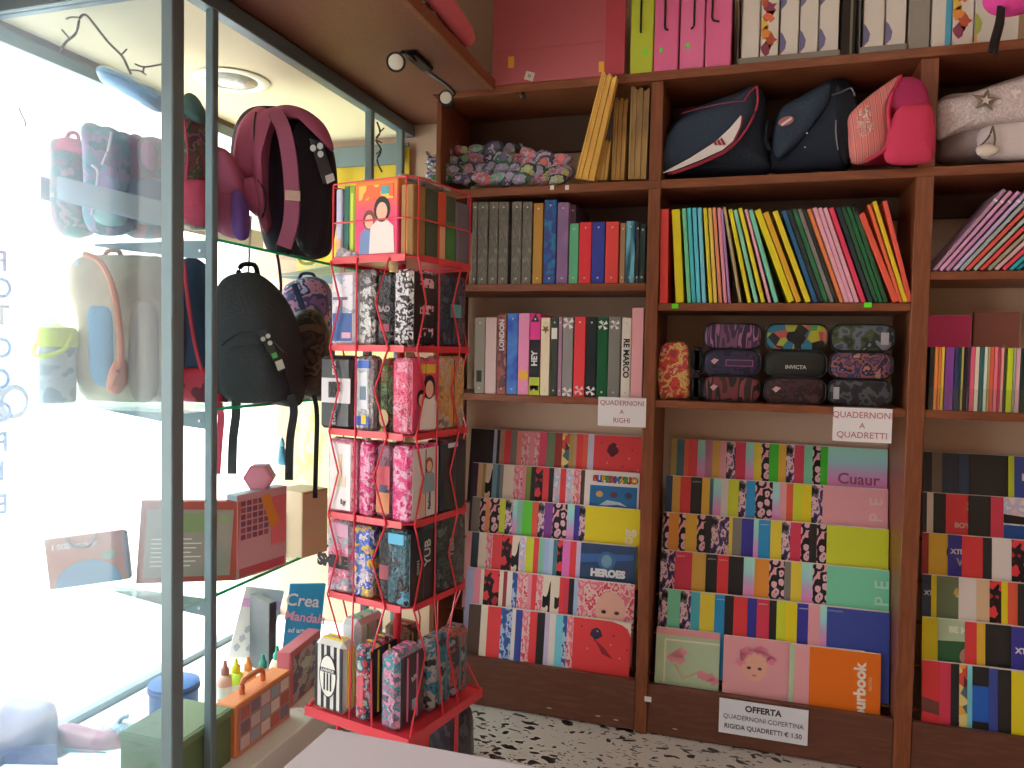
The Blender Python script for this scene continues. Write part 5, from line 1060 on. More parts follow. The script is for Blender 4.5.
for r_ in range(3):
    for c_ in range(5): MB().box(.0761, .0766, .02+c_*.051, .064+c_*.051, .018+r_*.045, .055+r_*.045).build('printed_tile', mat(['#a49490', '#945048', '#7c848c', '#6c5c64', '#b0a49c'][(r_*3+c_*2) % 5], .5), o)
o = worldbox('green_box', 'dark olive green storage box beside the corner post on the platform', 'box', -1.63, -1.438, 1.66, 1.885, zp, E9-1.062, mat('#4c5c3c', .5))
MB().box(-.003, .198, -.003, .228, .14, .162, b=.003).build('lid', mat('#586848', .5), o)
p = U(174, 690, D=2.50)
t = thing('blue_tub', 'dark blue round tub on the platform behind the corner post', 'tub', (p.x, p.y, zp))
MB().lathe([(.068, 0), (.074, .01), (.074, .11), (.078, .115), (.078, .135), (.06, .142), (.003, .144)], 28).build('tub_body', mat('#2c4c80', .5, .6), t, smooth_=True)
MB().lathe([(.0785, .112), (.08, .114), (.08, .122), (.0785, .124)], 28).build('rim', mat('#243c6c', .5, .6), t, smooth_=True)
t, W, H = panel_box('album_box', 'pink-edged photo album box behind the orange craft case', 'album', [(279, 652), (316, 628), (320, 692), (290, 712)], zp, .05, mat('#b8646c', .5, .7), mat('#b05c68', .5, .7), (2.62, 2.85))
plate_on(t, W*.1, W*.98, H*.04, H*.88, patt('grey_pic', ['#70646c', '#8c8488', '#5c505c', '#7c7478'], 12, 'noise', detail=3)); MB().prism([(x, -.002, z) for x, z in blob(W*.5, H*.6, W*.16, H*.1, 14, .2)], (0, 1, 0), .001).build('printed_motif', mat('#8c9c8c', .5), t)
sketch('printed_pouch', 'lilac-blue cloth pouch lying at the lower left end of the platform', 'pouch', 2.30, [('body', 'pillow', [(-22, 704), (0, 698), (26, 700), (53, 706), (56, 742), (58, 768), (-20, 768)], 0, .1, patt('lilac_cloth', ['#7c7ca8', '#a09cbc', '#8c88b0', '#b4b0c4'], 7, 'noise', k=1.5, interp='LINEAR')), ('printed_band', 'plate', [(-5, 750), (56, 744), (58, 768), (-5, 768)], -.06, .002, patt('dots_bl', ['#6c78ac', '#8c94bc', '#5c68a0'], 40, 'patch', k=1.4))])
sketch('printed_pouch', 'pink pouch with tiny blue print beside the lilac one', 'pouch', 2.36, [('body', 'pillow', [(56, 736), (62, 724), (90, 730), (118, 736), (122, 768), (58, 770)], 0, .08, patt('pink_dots', ['#c48c98', '#cc98a4', '#b87c90'], 10, 'noise', k=1.4)), ('printed_band', 'plate', [(58, 748), (106, 752), (106, 770), (58, 768)], -.05, .002, patt('dots_pk', ['#7cb0bc', '#c08ca0', '#6ca0b4', '#c8a0ac'], 46, 'patch', k=1.3))])
sketch('plastic_bag', 'crumpled clear plastic bag between the pink pouch and the green box', 'bag', 2.42, [('body', 'pillow', [(100, 730), (112, 722), (128, 724), (146, 730), (152, 748), (150, 770), (104, 770)], 0, .09, crinkle('plastic_cl', ['#a8bcc8', '#b8c8c8', '#8ca8bc', '#c0c8b4'], 14, k=.8)), ('gathered_neck', 'tube', [(118, 724), (122, 718), (128, 716)], 0, .008, crinkle('plastic_cl', [], 1))])
# --- lettering on the shop window, read from the street
t = thing('window_lettering', 'blue vertical FOTOCOPIE lettering on the shop window, seen reversed from inside', 'lettering', (-2.075, 1.67, 0))
ys = [262, 289, 316, 349, 380, 413, 443, 472, 505]
for ch, y_ in zip('FOTOCOPIE', ys):
    p = U(2, y_, X=-2.074)
    cc = ['#6c5ca4', '#5c60a8', '#8c7c98', '#3c68b8', '#2c5cb8', '#3c6cbc', '#2c58a8', '#3c5cac', '#4c64c0'][ys.index(y_)]
    M = Matrix.Translation((0, p.y-1.67, p.z)) @ Matrix.Rotation(-PI/2, 4, 'Z') @ FRONT
    text(ch, .082, mat(cc, .5, .7), t, M, bold=.002, name='letter')
o = MB().box(-2.062, -2.058, 1.80, 2.9, E9+.43, E9+.50).build('trim_1', mat('#e0e4ec', .5, .9)); struct(o)
# ------------------------------------------------------------------ revolving wire rack of pencil cases
RC = Vector((-.912, 1.90, 0)); RA = math.radians(-12.2)
RED = mat('#b02c38', .35, .6, coat=.3)
SP = .141
def rack():
    t = thing('wire_display_rack', 'red revolving wire rack holding pencil cases in front of the bookcase', 'display rack', RC, (0, 0, RA))
    H = [EYE+h for h in (.232, .006, -.214, -.435, -.648)]
    MB().tube([(0, 0, .02), (0, 0, H[0]+.01)], .011, 12).build('pole', RED, t, smooth_=True)
    def oct_(s, c=.022): return [(s-c, -s), (s, -s+c), (s, s-c), (s-c, s), (-s+c, s), (-s, s-c), (-s, -s+c), (-s+c, -s)]
    for z in H:
        mb = MB().prism([(x, y, z) for x, y in oct_(SP)], (0, 0, -1), .003)
        o8 = oct_(SP)
        for k in range(8):
            if k % 2 == 0: continue
        for k in (1, 3, 5, 7):
            a, b = Vector((*o8[k], z)), Vector((*o8[(k+1) % 8], z))
            mb.ribbon([a-Vector((0, 0, .004)), b-Vector((0, 0, .004))], (0, 0, 1), .017, .002)
        mb.build('tray', RED, t)
    # top basket wires
    zt = EYE+.425
    for z in (zt, zt-.10): MB().tube([(x, y, z) for x, y in oct_(SP*.99)], .0022, 6, closed=True).build('rim_wire', RED, t)
    for x, y in oct_(SP*.99): MB().tube([(x, y, H[0]), (x, y, zt)], .002, 6).build('basket_wire', RED, t)
    # zigzag and straight wires on the four faces
    for f in range(4):
        R = Matrix.Rotation(f*PI/2, 3, 'Z')
        def P_(x, z, out=.004): return R @ Vector((x, -SP-out, z))
        for xa, xb in ((-.122, -.088), (.072, .030)):
            pts = []
            for k in range(4): pts += [P_(xa, H[k]-.004), P_(xb, (H[k]+H[k+1])/2)]
            pts += [P_(xa, H[4]-.004), P_(xb+(.02 if xa < 0 else 0), H[4]-.135)]
            pts += [R @ Vector((-.166 if xa < 0 else .055, -.17, EYE-.962))]
            MB().tube(pts, .0026, 6).build('zigzag_wire', RED, t)
        MB().tube([P_(-.032, H[0]), P_(-.032, H[4]), R @ Vector((-.02, -.17, EYE-.962))], .0024, 6).build('upright_wire', RED, t)
    s = .172; zb = EYE-.962
    MB().prism([(x, y, zb) for x, y in oct_(s, .004)], (0, 0, -1), .004).build('base_tray', RED, t)
    mb = MB()
    for a, b in (((-s, -s), (s, -s)), ((s, -s), (s, s)), ((s, s), (-s, s)), ((-s, s), (-s, -s))): mb.ribbon([(a[0], a[1], zb-.006), (b[0], b[1], zb-.006)], (0, 0, 1), .026, .003)
    mb.build('base_tray_lip', RED, t)
    MB().box(-.07, .07, -.07, .07, zb-.22, zb-.02, b=.01).build('turntable_housing', RED, t)
    MB().prism([(x, y, .13) for x, y in oct_(.15, .004)], (0, 0, -1), .004).build('foot_tray', RED, t)
    for x, y in ((-.12, -.10), (.12, -.10), (.12, .12), (-.12, .12)): MB().tube([(x, y, zb-.01), (x, y, .13), (x*1.25, y*1.25, .0)], .006, 8).build('leg', RED, t)
    MB().tube(curve([(-.07, -.05, EYE-.8), (-.05, -.06, EYE-.79), (.0, -.06, EYE-.79)], 3), .0022, 6).build('hook', RED, t)
    return t
rack()
RM = Matrix.Translation(RC) @ Matrix.Rotation(RA, 4, 'Z')
TIER = dict(t0=EYE+.233, t1=EYE+.007, t2=EYE-.213, t3=EYE-.434, t4=EYE-.647, t5=EYE-.961)
def pouch(x0, x1, y0, y1, z, h, m, label, cat='pencil case', name='pencil_case', group='pencil cases on the wire rack', rz=0, b=.009, zipd=True, lean=0):
    x0, x1, y0, y1 = [v*(1.11 if z > .5 else 1.08) for v in (x0, x1, y0, y1)]
    c = RM @ Vector(((x0+x1)/2, (y0+y1)/2, z+.0005))
    w_, d_ = x1-x0, y1-y0
    t = MB().box(-w_/2, w_/2, -d_/2, d_/2, 0, h, b=b).build(name, m, loc=c, rot=(lean, 0, RA+rz)); tag(t, label, cat, group)
    e = .0008
    if zipd:
        r = b
        loop = [(0, -d_/2+r*.5, .004), (w_/2+e, -d_/2+r, r), (w_/2+e, -d_/2+r, h-r), (0, -d_/2+r*.5, h+e), (-w_/2-e, -d_/2+r, h-r), (-w_/2-e, -d_/2+r, r)]
        MB().tube([(w_/2+e, 0, .01), (w_/2+e, 0, h-.012), (w_/2-.008, 0, h+e), (-w_/2+.008, 0, h+e), (-w_/2-e, 0, h-.012), (-w_/2-e, 0, .01)], .0018, 6).build('zip', mat('#34343a', .4), t)
    return t, w_, d_, h
def fp(t, w, d, h, x0, x1, z0, z1, m, name='front_print', dy=0):      # print on the front face, fractions of it
    return MB().box(-w/2+w*x0, -w/2+w*x1, -d/2-.0012-dy, -d/2-dy+.001, h*z0, h*z1, b=.0005).build(name, m, t)
def sp(t, w, d, h, y0, y1, z0, z1, m, name='side_print', dx=0):
    return MB().box(w/2-.001+dx, w/2+.0012+dx, -d/2+d*y0, -d/2+d*y1, h*z0, h*z1, b=.0005).build(name, m, t)
def ftext(t, w, d, h, s, size, fx, fz, hx, roll=0, bold=.0006): return text(s, size, mat(hx, .5), t, TF(-w/2+w*fx, -d/2-.003, h*fz, roll), bold=bold)
SIDE = Matrix.Rotation(PI/2, 4, 'Z')
def stext(t, w, d, h, s, size, fy, fz, hx, roll=0, bold=.0006): return text(s, size, mat(hx, .5), t, Matrix.Translation((w/2+.003, -d/2+d*fy, h*fz)) @ SIDE @ FRONT @ Matrix.Rotation(roll, 4, 'Z'), bold=bold)
def figure(t, org, s, side=False, cols=('#c49884', '#2c1c20', '#b0acb0')):
    M = Matrix.Translation(org) @ (SIDE if side else Matrix.Identity(4))
    def pl(pts, hx, n, y=0):
        mb = MB().prism([(x*s, y, z*s) for x, z in pts], (0, 1, 0), .0008); mb.v = [tuple(M @ Vector(v)) for v in mb.v]; return mb.build(n, mat(hx, .5), t)
    pl([(-.3, 0), (.3, 0), (.27, .5), (.12, .62), (-.12, .62), (-.27, .5)], cols[2], 'printed_body', -.0004)
    pl([(.19*math.cos(a), .82+.24*math.sin(a)) for a in [k*PI/8 for k in range(16)]], cols[1], 'printed_hair', -.0006)
    pl([(.13*math.cos(a), .78+.17*math.sin(a)) for a in [k*PI/8 for k in range(16)]], cols[0], 'printed_face', -.0009)
film = lambda k, cols, s=30: crinkle(k, cols, s, k=.6)
# top basket: diaries and notebooks
z = TIER['t0']; GD = 'diaries in the top basket of the wire rack'
L = dict(cat='diary', name='diary', group=GD, zipd=False, b=.003)
t, w_, d_, h_ = pouch(-.118, -.098, -.105, .0, z, .185, mat('#a4a4bc', .4, .6), 'pale lilac-white diary at the left end of the top basket', **L); fp(t, w_, d_, h_, .15, .85, .05, .3, mat('#b08c78', .5))
t, w_, d_, h_ = pouch(-.094, -.076, -.105, .0, z, .19, mat('#2c5c54', .4, .6), 'dark teal diary beside the pale lilac one', **L)
t, w_, d_, h_ = pouch(-.073, -.052, -.11, .0, z, .188, mat('#7c9428', .4, .6), 'lime green diary left of the big pink one', **L); fp(t, w_, d_, h_, .3, .7, .1, .9, mat('#98a83c', .5))
t, w_, d_, h_ = pouch(-.048, .078, -.118, -.09, z, .195, patt('pink_diary', ['#cc4868', '#cc3c6c', '#c8406c', '#d05c48', '#d88c34'], .2, 'z', interp='LINEAR', k=.6), 'large pink and orange diary printed with two smiling people', **L)
figure(t, (-.022, -.0155, .008), .105, cols=('#c49884', '#5c3028', '#54688c')); figure(t, (.02, -.0165, .008), .135, cols=('#c49884', '#20181a', '#c8b8b4'))
fp(t, w_, d_, h_, .1, .9, .74, .93, patt('title_foil', ['#d8a03c', '#cc5c34', '#d8b44c'], 18, 'noise', k=.6)); fp(t, w_, d_, h_, .62, .8, .8, .9, mat('#3c7c84', .5), dy=.001)
t, w_, d_, h_ = pouch(.086, .12, -.118, -.07, z, .175, mat('#806038', .5, .6), 'brown and gold diary at the front corner of the top basket', **L); fp(t, w_, d_, h_, .35, .55, .03, .97, mat('#b0943c', .4, .6))
t, w_, d_, h_ = pouch(.05, .118, -.062, .055, z, .175, mat('#3c4638', .5, .6), 'dark green diary with a broad red strap in the top basket', **L)
sp(t, w_, d_, h_, .36, .62, .0, 1.0, mat('#a8402c', .4, .6)); sp(t, w_, d_, h_, .42, .6, .02, .5, mat('#b48c70', .5, .6), dx=.001); sp(t, w_, d_, h_, .66, .96, .02, .6, mat('#3c6838', .5, .6))
t, w_, d_, h_ = pouch(.06, .118, .06, .115, z, .165, mat('#5c5460', .5, .6), 'mauve-grey diary at the rear right of the top basket', **L)
MB_ = film('topfilm', ['#8c7470', '#a89088', '#b8a8a4', '#745c5c'], 18)
c = RM @ Vector((.03, -.1, z+.17)); 
o, c = packet('film_wrap', 'loose crumpled clear film bunched over the right side of the top basket', 'film', [RM @ Vector((x, y, z+.19+zz)) for x, y, zz in ((.03, -.06, .0), (.06, -.1, .018), (.1, -.09, .01), (.118, -.04, .012), (.12, .04, .0), (.1, .08, .012), (.05, .06, .01))], (0, 0, 1), .022, MB_)
o, c = packet('film_wrap', 'crumpled white film under the left side of the top basket diaries', 'film', [RM @ Vector((x, -.131, z+zz)) for x, zz in ((-.12, .006), (-.10, .03), (-.07, .022), (-.04, .012), (-.045, .004), (-.09, .002))], (0, 1, 0), .012, film('whitefilm', ['#a8a0a4', '#8c848c', '#bcb4b8'], 25))
hh = .192
def tier(k, specs):
    z = TIER[k]
    for s in specs: s(z)
LX, L2X = (-.124, -.045), (-.035, .045)
def A1(z):
    t, w, d, h = pouch(-.122, -.044, -.118, -.07, z, hh, patt('white_blue_case', ['#8c94a8', '#b8b4bc', '#a4a4b0'], 16, 'noise', detail=3, k=.6), 'white pencil case with a blue panel, second level of the rack, left')
    fp(t, w, d, h, .12, .88, .06, .44, mat('#344c80', .4, .6)); fp(t, w, d, h, .5, .85, .1, .18, mat('#b0889c', .4, .6), dy=.001); fp(t, w, d, h, .12, .7, .62, .66, mat('#545468', .5)); fp(t, w, d, h, .35, .5, .44, .62, mat('#3c5064', .5))
def A2(z):
    t, w, d, h = pouch(-.036, .012, -.120, -.075, z, hh+.004, film('silver_film', ['#707070', '#b8b8b8', '#545458', '#9c9ca0'], 30), 'silver crumpled-film pencil case, second level of the rack')
def A3(z):
    t, w, d, h = pouch(.014, .062, -.112, -.03, z, hh-.004, film('black_film', ['#18181a', '#28282c', '#1c1c20', '#3c3c40'], 20), 'glossy black pencil case between the silver and zebra ones')
    ftext(t, w, d, h, 'BAD', .02, .5, .5, '#7c7478'); fp(t, w, d, h, .2, .8, .2, .3, mat('#6c2c3c', .5))
def A4(z):
    t, w, d, h = pouch(.070, .122, -.122, -.02, z, hh, film('zebra_film', ['#18181a', '#b4b0b4', '#1a1a1c', '#a8a4a8'], 42), 'zebra-striped black and white pencil case, second level, front corner')
    sp(t, w, d, h, .08, .94, .04, .96, mat('#1c1c20', .3, .6, coat=.6)); 
    for a in (.2, .5, .85): sp(t, w, d, h, .3, .8, a-.07, a+.05, patt('pinkscript', ['#1c1c20', '#b08494', '#1c1c20'], 40, 'noise', detail=2), dx=.0012)
def A5(z):
    t, w, d, h = pouch(.074, .124, -.01, .10, z, hh, film('navy_film', ['#1c2438', '#28344c', '#1c2030', '#3c4c64'], 26), 'navy starry pencil case, second level, right side')
    sp(t, w, d, h, .35, .75, .42, .6, mat('#4c7c88', .4), dx=.0012)
tier('t1', [A1, A2, A3, A4, A5])
def B1_(z):
    t, w, d, h = pouch(-.150, -.050, -.122, -.07, z, hh, mat('#26262a', .35, .6, coat=.5), 'black pencil case with a white square logo, third level of the rack')
    fp(t, w, d, h, .08, .98, .36, .70, mat('#b0acb0', .5, .6)); ftext(t, w, d, h, 'IF', .052, .5, .53, '#1c1c1e', bold=.003).location.y = -.002; ftext(t, w, d, h, 'STAR', .016, .5, .84, '#9c989c', PI/2); ftext(t, w, d, h, 'STAR', .016, .5, .16, '#9c989c', PI/2)
def B2_(z):
    t, w, d, h = pouch(-.040, .010, -.122, -.075, z, hh+.002, film('clear_white', ['#8c94a0', '#b4b8bc', '#a0a4b0', '#6c7078'], 18), 'clear film pencil case with blue and white print, third level')
    fp(t, w, d, h, .25, .8, .30, .78, mat('#b0b4bc', .4, .6)); fp(t, w, d, h, .35, .7, .42, .6, mat('#5c6c7c', .4, .6), dy=.001); fp(t, w, d, h, .1, .9, .84, .94, mat('#3454a0', .4, .6)); fp(t, w, d, h, .0, .9, .08, .2, mat('#2c4c9c', .4, .6)); fp(t, w, d, h, .45, .75, .1, .22, mat('#c0a02c', .4, .6), dy=.001)
def B3_(z):
    t, w, d, h = pouch(.016, .062, -.110, -.04, z, hh-.004, film('green_camo_film', ['#34482c', '#40582c', '#6c3c2c', '#30402c'], 14), 'dark green rounded pencil case, third level, beside the pink one', b=.016)
    MB().prism([(.0+.015*math.cos(a), -d/2-.002, h*.2+.022*math.sin(a)) for a in [k*PI/8 for k in range(16)]], (0, 1, 0), .001).build('round_patch', mat('#806c4c', .4), t)
def B4_(z):
    t, w, d, h = pouch(.070, .124, -.124, -.014, z, hh, film('pink_film', ['#b4385c', '#c04c6c', '#c87c94', '#a83050'], 26), 'hot pink pencil case printed with two people, third level, front corner')
    sp(t, w, d, h, .06, .96, .04, .96, mat('#c04060', .35, .6, coat=.5)); sp(t, w, d, h, .3, .85, .8, .92, mat('#c0a038', .4, .6), dx=.001)
    sp(t, w, d, h, .48, .86, .04, .5, mat('#b8a8a8', .4, .6), dx=.0008)
    figure(t, (w/2+.004, -.02, .012), .095, True, ('#c49884', '#2c1c20', '#8c3450')); figure(t, (w/2+.0048, .012, .012), .13, True, ('#c49884', '#20181a', '#b8b0b0'))
def B5_(z):
    t, w, d, h = pouch(.072, .124, -.004, .10, z, hh+.006, film('amber_film', ['#94745c', '#b08450', '#a89484', '#7c6860'], 16), 'clear film pencil case with an orange stripe, third level, right side')
    sp(t, w, d, h, .35, .62, .1, .9, mat('#b07c3c', .4, .6))
tier('t2', [B1_, B2_, B3_, B4_, B5_])
ball = lambda: film('white_case', ['#b8b0b0', '#b0a8ac', '#bcb4b4'], 8)
def C1_(z):
    t, w, d, h = pouch(-.124, -.036, -.122, -.074, z, hh+.004, film('pink_edge', ['#c07c94', '#c890a4', '#b86c88'], 22), 'pink-edged white pencil case with a ballet shoe print, fourth level, left')
    fp(t, w, d, h, .12, .86, .05, .94, mat('#b8b2b4', .4, .6, coat=.5)); fp(t, w, d, h, .42, .56, .45, .8, mat('#b8a890', .5, .6), dy=.001); fp(t, w, d, h, .3, .7, .36, .5, mat('#b4a898', .5, .6), dy=.0008)
    ftext(t, w, d, h, 'Ly', .018, .62, .16, '#38343c')
def C2_(z):
    t, w, d, h = pouch(-.026, .016, -.124, -.05, z, hh+.002, film('hot_pink', ['#b82868', '#cc3c7c', '#d090b0', '#b0205c'], 34), 'hot pink crinkled pencil case, fourth level of the rack')
def C3_(z):
    t, w, d, h = pouch(.018, .064, -.114, -.03, z, hh-.002, film('mauve_print', ['#704c60', '#845c70', '#6c5068'], 10), 'mauve pencil case with red and orange print, fourth level')
    fp(t, w, d, h, .1, .95, .4, .72, mat('#9c3444', .4, .6)); fp(t, w, d, h, .1, .95, .08, .36, mat('#a06440', .4, .6)); fp(t, w, d, h, .3, .8, .36, .46, mat('#28283c', .4), dy=.001)
def C4_(z):
    t, w, d, h = pouch(.072, .126, -.124, -.008, z, hh, film('hot_pink', [], 1), 'pink-sided white pencil case printed with a dancer, fourth level, front corner')
    sp(t, w, d, h, .08, .93, .04, .96, mat('#b8b2b2', .4, .6, coat=.5)); figure(t, (w/2+.003, .012, .07), .085, True, ('#b48c7c', '#6c3c2c', '#6c7c88')); stext(t, w, d, h, 'Fashion', .015, .62, .25, '#38343c', PI/2)
    sp(t, w, d, h, .3, .5, .04, .45, mat('#b48c84', .4, .6), dx=.0006)
def C5_(z):
    t, w, d, h = pouch(.072, .128, .002, .105, z, hh+.002, mat('#20242c', .35, .6, coat=.5), 'plain glossy black pencil case, fourth level, right side'); sp(t, w, d, h, .2, .6, .9, .96, mat('#9c9ca4', .3))
tier('t3', [C1_, C2_, C3_, C4_, C5_])
def D1_(z):
    t, w, d, h = pouch(-.124, -.046, -.122, -.074, z, hh+.002, film('pinkstripe', ['#a8405c', '#b4607c', '#8c8494', '#b8949c'], 14), 'pink and grey pencil case with a black word label, fifth level, left')
    t2 = ftext(t, w, d, h, 'SMILE', .042, .30, .42, '#161618', bold=.003); fp(t, w, d, h, .2, .9, .78, .95, mat('#a87c94', .4, .6))
def D2_(z):
    t, w, d, h = pouch(-.040, .018, -.124, -.07, z, hh-.004, film('bluewhite', ['#2c4ca0', '#b0a8b4', '#3c5cac', '#c0a040', '#8c7ca0'], 26), 'blue, white and yellow film-wrapped pencil case, fifth level')
def D3_(z):
    t, w, d, h = pouch(.022, .066, -.11, -.03, z, hh-.006, film('black_film', [], 1), 'black pencil case behind the zigzag wire, fifth level'); fp(t, w, d, h, .2, .8, .3, .5, mat('#783440', .4))
def D4_(z):
    t, w, d, h = pouch(.062, .126, -.126, -.012, z, hh, film('cyan_dark', ['#24303c', '#28505c', '#1c242c', '#3c7c98'], 12), 'black pencil case with cyan corner and white lettering, fifth level')
    fp(t, w, d, h, .1, .8, .82, .96, mat('#3c8cac', .35, .6)); sp(t, w, d, h, .05, .95, .03, .97, mat('#1c2228', .35, .6, coat=.5)); stext(t, w, d, h, 'YUB', .036, .62, .66, '#8c9494', PI/2); stext(t, w, d, h, 'SMAN', .014, .3, .5, '#6c7474', PI/2)
def D5_(z):
    t, w, d, h = pouch(.078, .128, -.002, .105, z, hh+.004, film('dark_green_film', ['#1c2c2c', '#2c4440', '#20282c', '#4c5c58'], 20), 'dark green-black pencil case with grey lettering, fifth level, right'); stext(t, w, d, h, 'YESS', .026, .4, .6, '#6c7878', PI/2)
tier('t4', [D1_, D2_, D3_, D4_, D5_])
# base tray: big filled pencil cases
GBB = 'large filled pencil cases on the base tray of the wire rack'
zb = TIER['t5']
def big(x0, x1, y0, y1, h, mbody, medge, label, rz=0):
    t, w, d, hh_ = pouch(x0, x1, y0, y1, zb, h, mbody, label, group=GBB, rz=rz, b=.014, zipd=False)
    e = .0015
    for y in (-d*.18, d*.18): MB().tube([(-w/2-e, y, .02), (-w/2-e, y, h-.02), (-w/2+.02, y, h+e), (w/2-.02, y, h+e), (w/2+e, y, h-.02), (w/2+e, y, .02)], .003, 6).build('zip', medge, t)
    return t, w, d, hh_
t, w, d, h = big(-.140, -.128+.05, -.06, .05, .215, mat('#b0b4b8', .4, .6), mat('#3c8c64', .4), 'white and green case at the far left of the base tray')
t, w, d, h = big(-.138, -.042, -.153, -.10, .192, mat('#b4b4b0', .35, .6, coat=.5), mat('#c0a428', .4, .6), 'black and white striped football club case with a yellow zip, base tray')
for a in (.04, .26, .68, .88): fp(t, w, d, h, a, a+.09, .06, .94, mat('#1c2028', .4), 'stripe')
fp(t, w, d, h, .44, .56, .06, .94, mat('#1c2028', .4), 'stripe')
def ell(rx, rz, cz, hx, y, n): MB().prism([(rx*math.cos(a), -d/2-y, cz+rz*math.sin(a)) for a in [k*PI/12 for k in range(24)]], (0, 1, 0), .0006).build(n, mat(hx, .4), t)
ell(.030, .058, .10, '#1c2028', .002, 'crest'); ell(.027, .054, .10, '#b0b0ac', .0028, 'crest_field'); fp(t, w, d, h, .24, .76, .57, .63, mat('#1c2028', .4), 'crest_band', dy=.0025)
for a in (-.011, 0, .011): MB().box(a-.0025, a+.0025, -d/2-.0036, -d/2-.003, .062, .108).build('crest_stripe', mat('#1c2028', .4), t)
text('JUVENTUS', .0095, mat('#b8b8b4', .5), t, TF(0, -d/2-.0042, .1155), bold=.0002)
t, w, d, h = big(-.018, .03, -.148, -.035, .20, film('comic_blue', ['#2c6c90', '#98a4b0', '#a83c48', '#1c3c54', '#7cb0bc', '#c0a848'], 30), mat('#b8a42c', .4, .6), 'film-wrapped comic-print case with a black side and yellow zips, base tray')
sp(t, w, d, h, .08, .95, .04, .94, mat('#20242c', .35, .6, coat=.5)); fp(t, w, d, h, .3, .7, .2, .6, mat('#a84854', .4, .6))
t, w, d, h = big(.062, .12, -.148, -.045, .20, film('pinkteal', ['#6c8090', '#94607c', '#3c7c8c', '#b07c94', '#54506c'], 24), mat('#a8547c', .4, .6), 'film-wrapped mauve and teal case with a dark side, base tray')
sp(t, w, d, h, .08, .95, .05, .94, mat('#3c3038', .35, .6, coat=.5)); sp(t, w, d, h, .5, .7, .2, .34, mat('#7c8498', .4), dx=.001); stext(t, w, d, h, 'kit', .02, .55, .62, '#9c8c94', .4)
t, w, d, h = big(.075, .13, -.03, .06, .195, film('tealblack', ['#1c3444', '#28708c', '#8c9094', '#1c2830'], 24), mat('#4c5c64', .4), 'film-wrapped teal and black case at the right of the base tray')
t, w, d, h = big(.07, .13, .07, .14, .19, film('greyred', ['#54505c', '#9c4c44', '#3c3c44', '#8c8c94'], 22), mat('#4c5c64', .4), 'grey and red case at the rear right corner of the base tray')
t, w, d, h = big(-.05, .03, .0, .07, .2, film('browncase', ['#5c4438', '#806458', '#3c342c'], 14), mat('#94703c', .4), 'brown case lying in the middle of the base tray')
for k, (hx, l) in enumerate((('#2c3c5c', 'navy magazine at the bottom of the pile under the rack'), ('#8c94a4', 'pale grey-blue magazine in the middle of the pile under the rack'), ('#5c3c54', 'plum magazine on top of the pile under the rack'))):
    c = RM @ Vector((-.02, -.03, .131+.017*k))
    o = MB().box(-.15, .14, -.13, .09, 0, .015, b=.003).build('magazine', mat(hx, .4), loc=c, rot=(0, 0, RA+.06*k-.05)); tag(o, l, 'magazine', 'magazines piled under the rack')
    MB().box(-.147, .1405, -.1305, .088, .003, .012).build('pages', PAGE(), o)
o, c = packet('dark_bag', 'dark plastic bag slumped on the floor beside the rack', 'bag', [Vector((x, 2.28, z)) for x, z in ((-.97, .0), (-1.0, .10), (-.95, .2), (-.89, .22), (-.84, .18), (-.83, .08), (-.84, .0))], (0, 1, 0), .17, patt('dark_bag_m', ['#1c1c24', '#2c2c34', '#24202c', '#3c3c48'], 14, 'noise', detail=4, coat=.5))
MB().tube(curve([(-.02, -.02, .12), (0, -.03, .16), (.02, -.02, .13)], 4), .006, 7).build('knot', mat('#24242c', .5), o)
# ------------------------------------------------------------------ shoulder bags on the second shelf
NY = (0, 1, 0)
def ysk(name, label, cat, Y, parts, group=None):
    c = U(parts[0][2][0][0], parts[0][2][0][1], Y=Y); t = thing(name, label, cat, (c.x, Y, ZL['two']), group=group)
    for pt in parts:
        pn, kind, pts, dY, size, m = pt[:6]; opt = pt[6] if len(pt) > 6 else {}
        W = [U(p[0], p[1], Y=Y+dY+(p[2] if len(p) > 2 else 0)) for p in pts]
        for v in W: v.z = max(v.z, ZL['two']+.002)
        mb = MB()
        if kind == 'pillow': mb.pillow(W, NY, size, sub=opt.get('sub', 4), rings=7, back=opt.get('back', .5))
        elif kind == 'tube': mb.tube(curve(W, 5), size, 7)
        elif kind == 'ribbon': mb.ribbon(curve(W, 4), opt.get('w', (1, 0, 0)), size, opt.get('t', .003))
        elif kind == 'plate': mb.prism(smooth(W, 4) if opt.get('smooth') else W, NY, size)
        elif kind == 'dots':
            for p in W: mb.lathe([(.002, -.003), (.0028, -.001), (.001, .0)], 6, 0, Matrix.Translation(p) @ Matrix.Rotation(PI/2, 4, 'X'))
        mb.v = [((max(x, XA1+.002) if x < .1 else (min(x, XB0-.002) if x < XB1 and pn not in ('side', 'opening') else x)) if y > YF-.012 else x, min(y, YB-.03), z) for x, y, z in mb.v]
        at0(t, mb).build(pn, m, t, smooth_=kind in ('pillow', 'tube'))
    return t
GS = 'shoulder bags on the second shelf'
navy = cloth('#26303e'); navy2 = cloth('#1c2430')
Yb = YF+.14
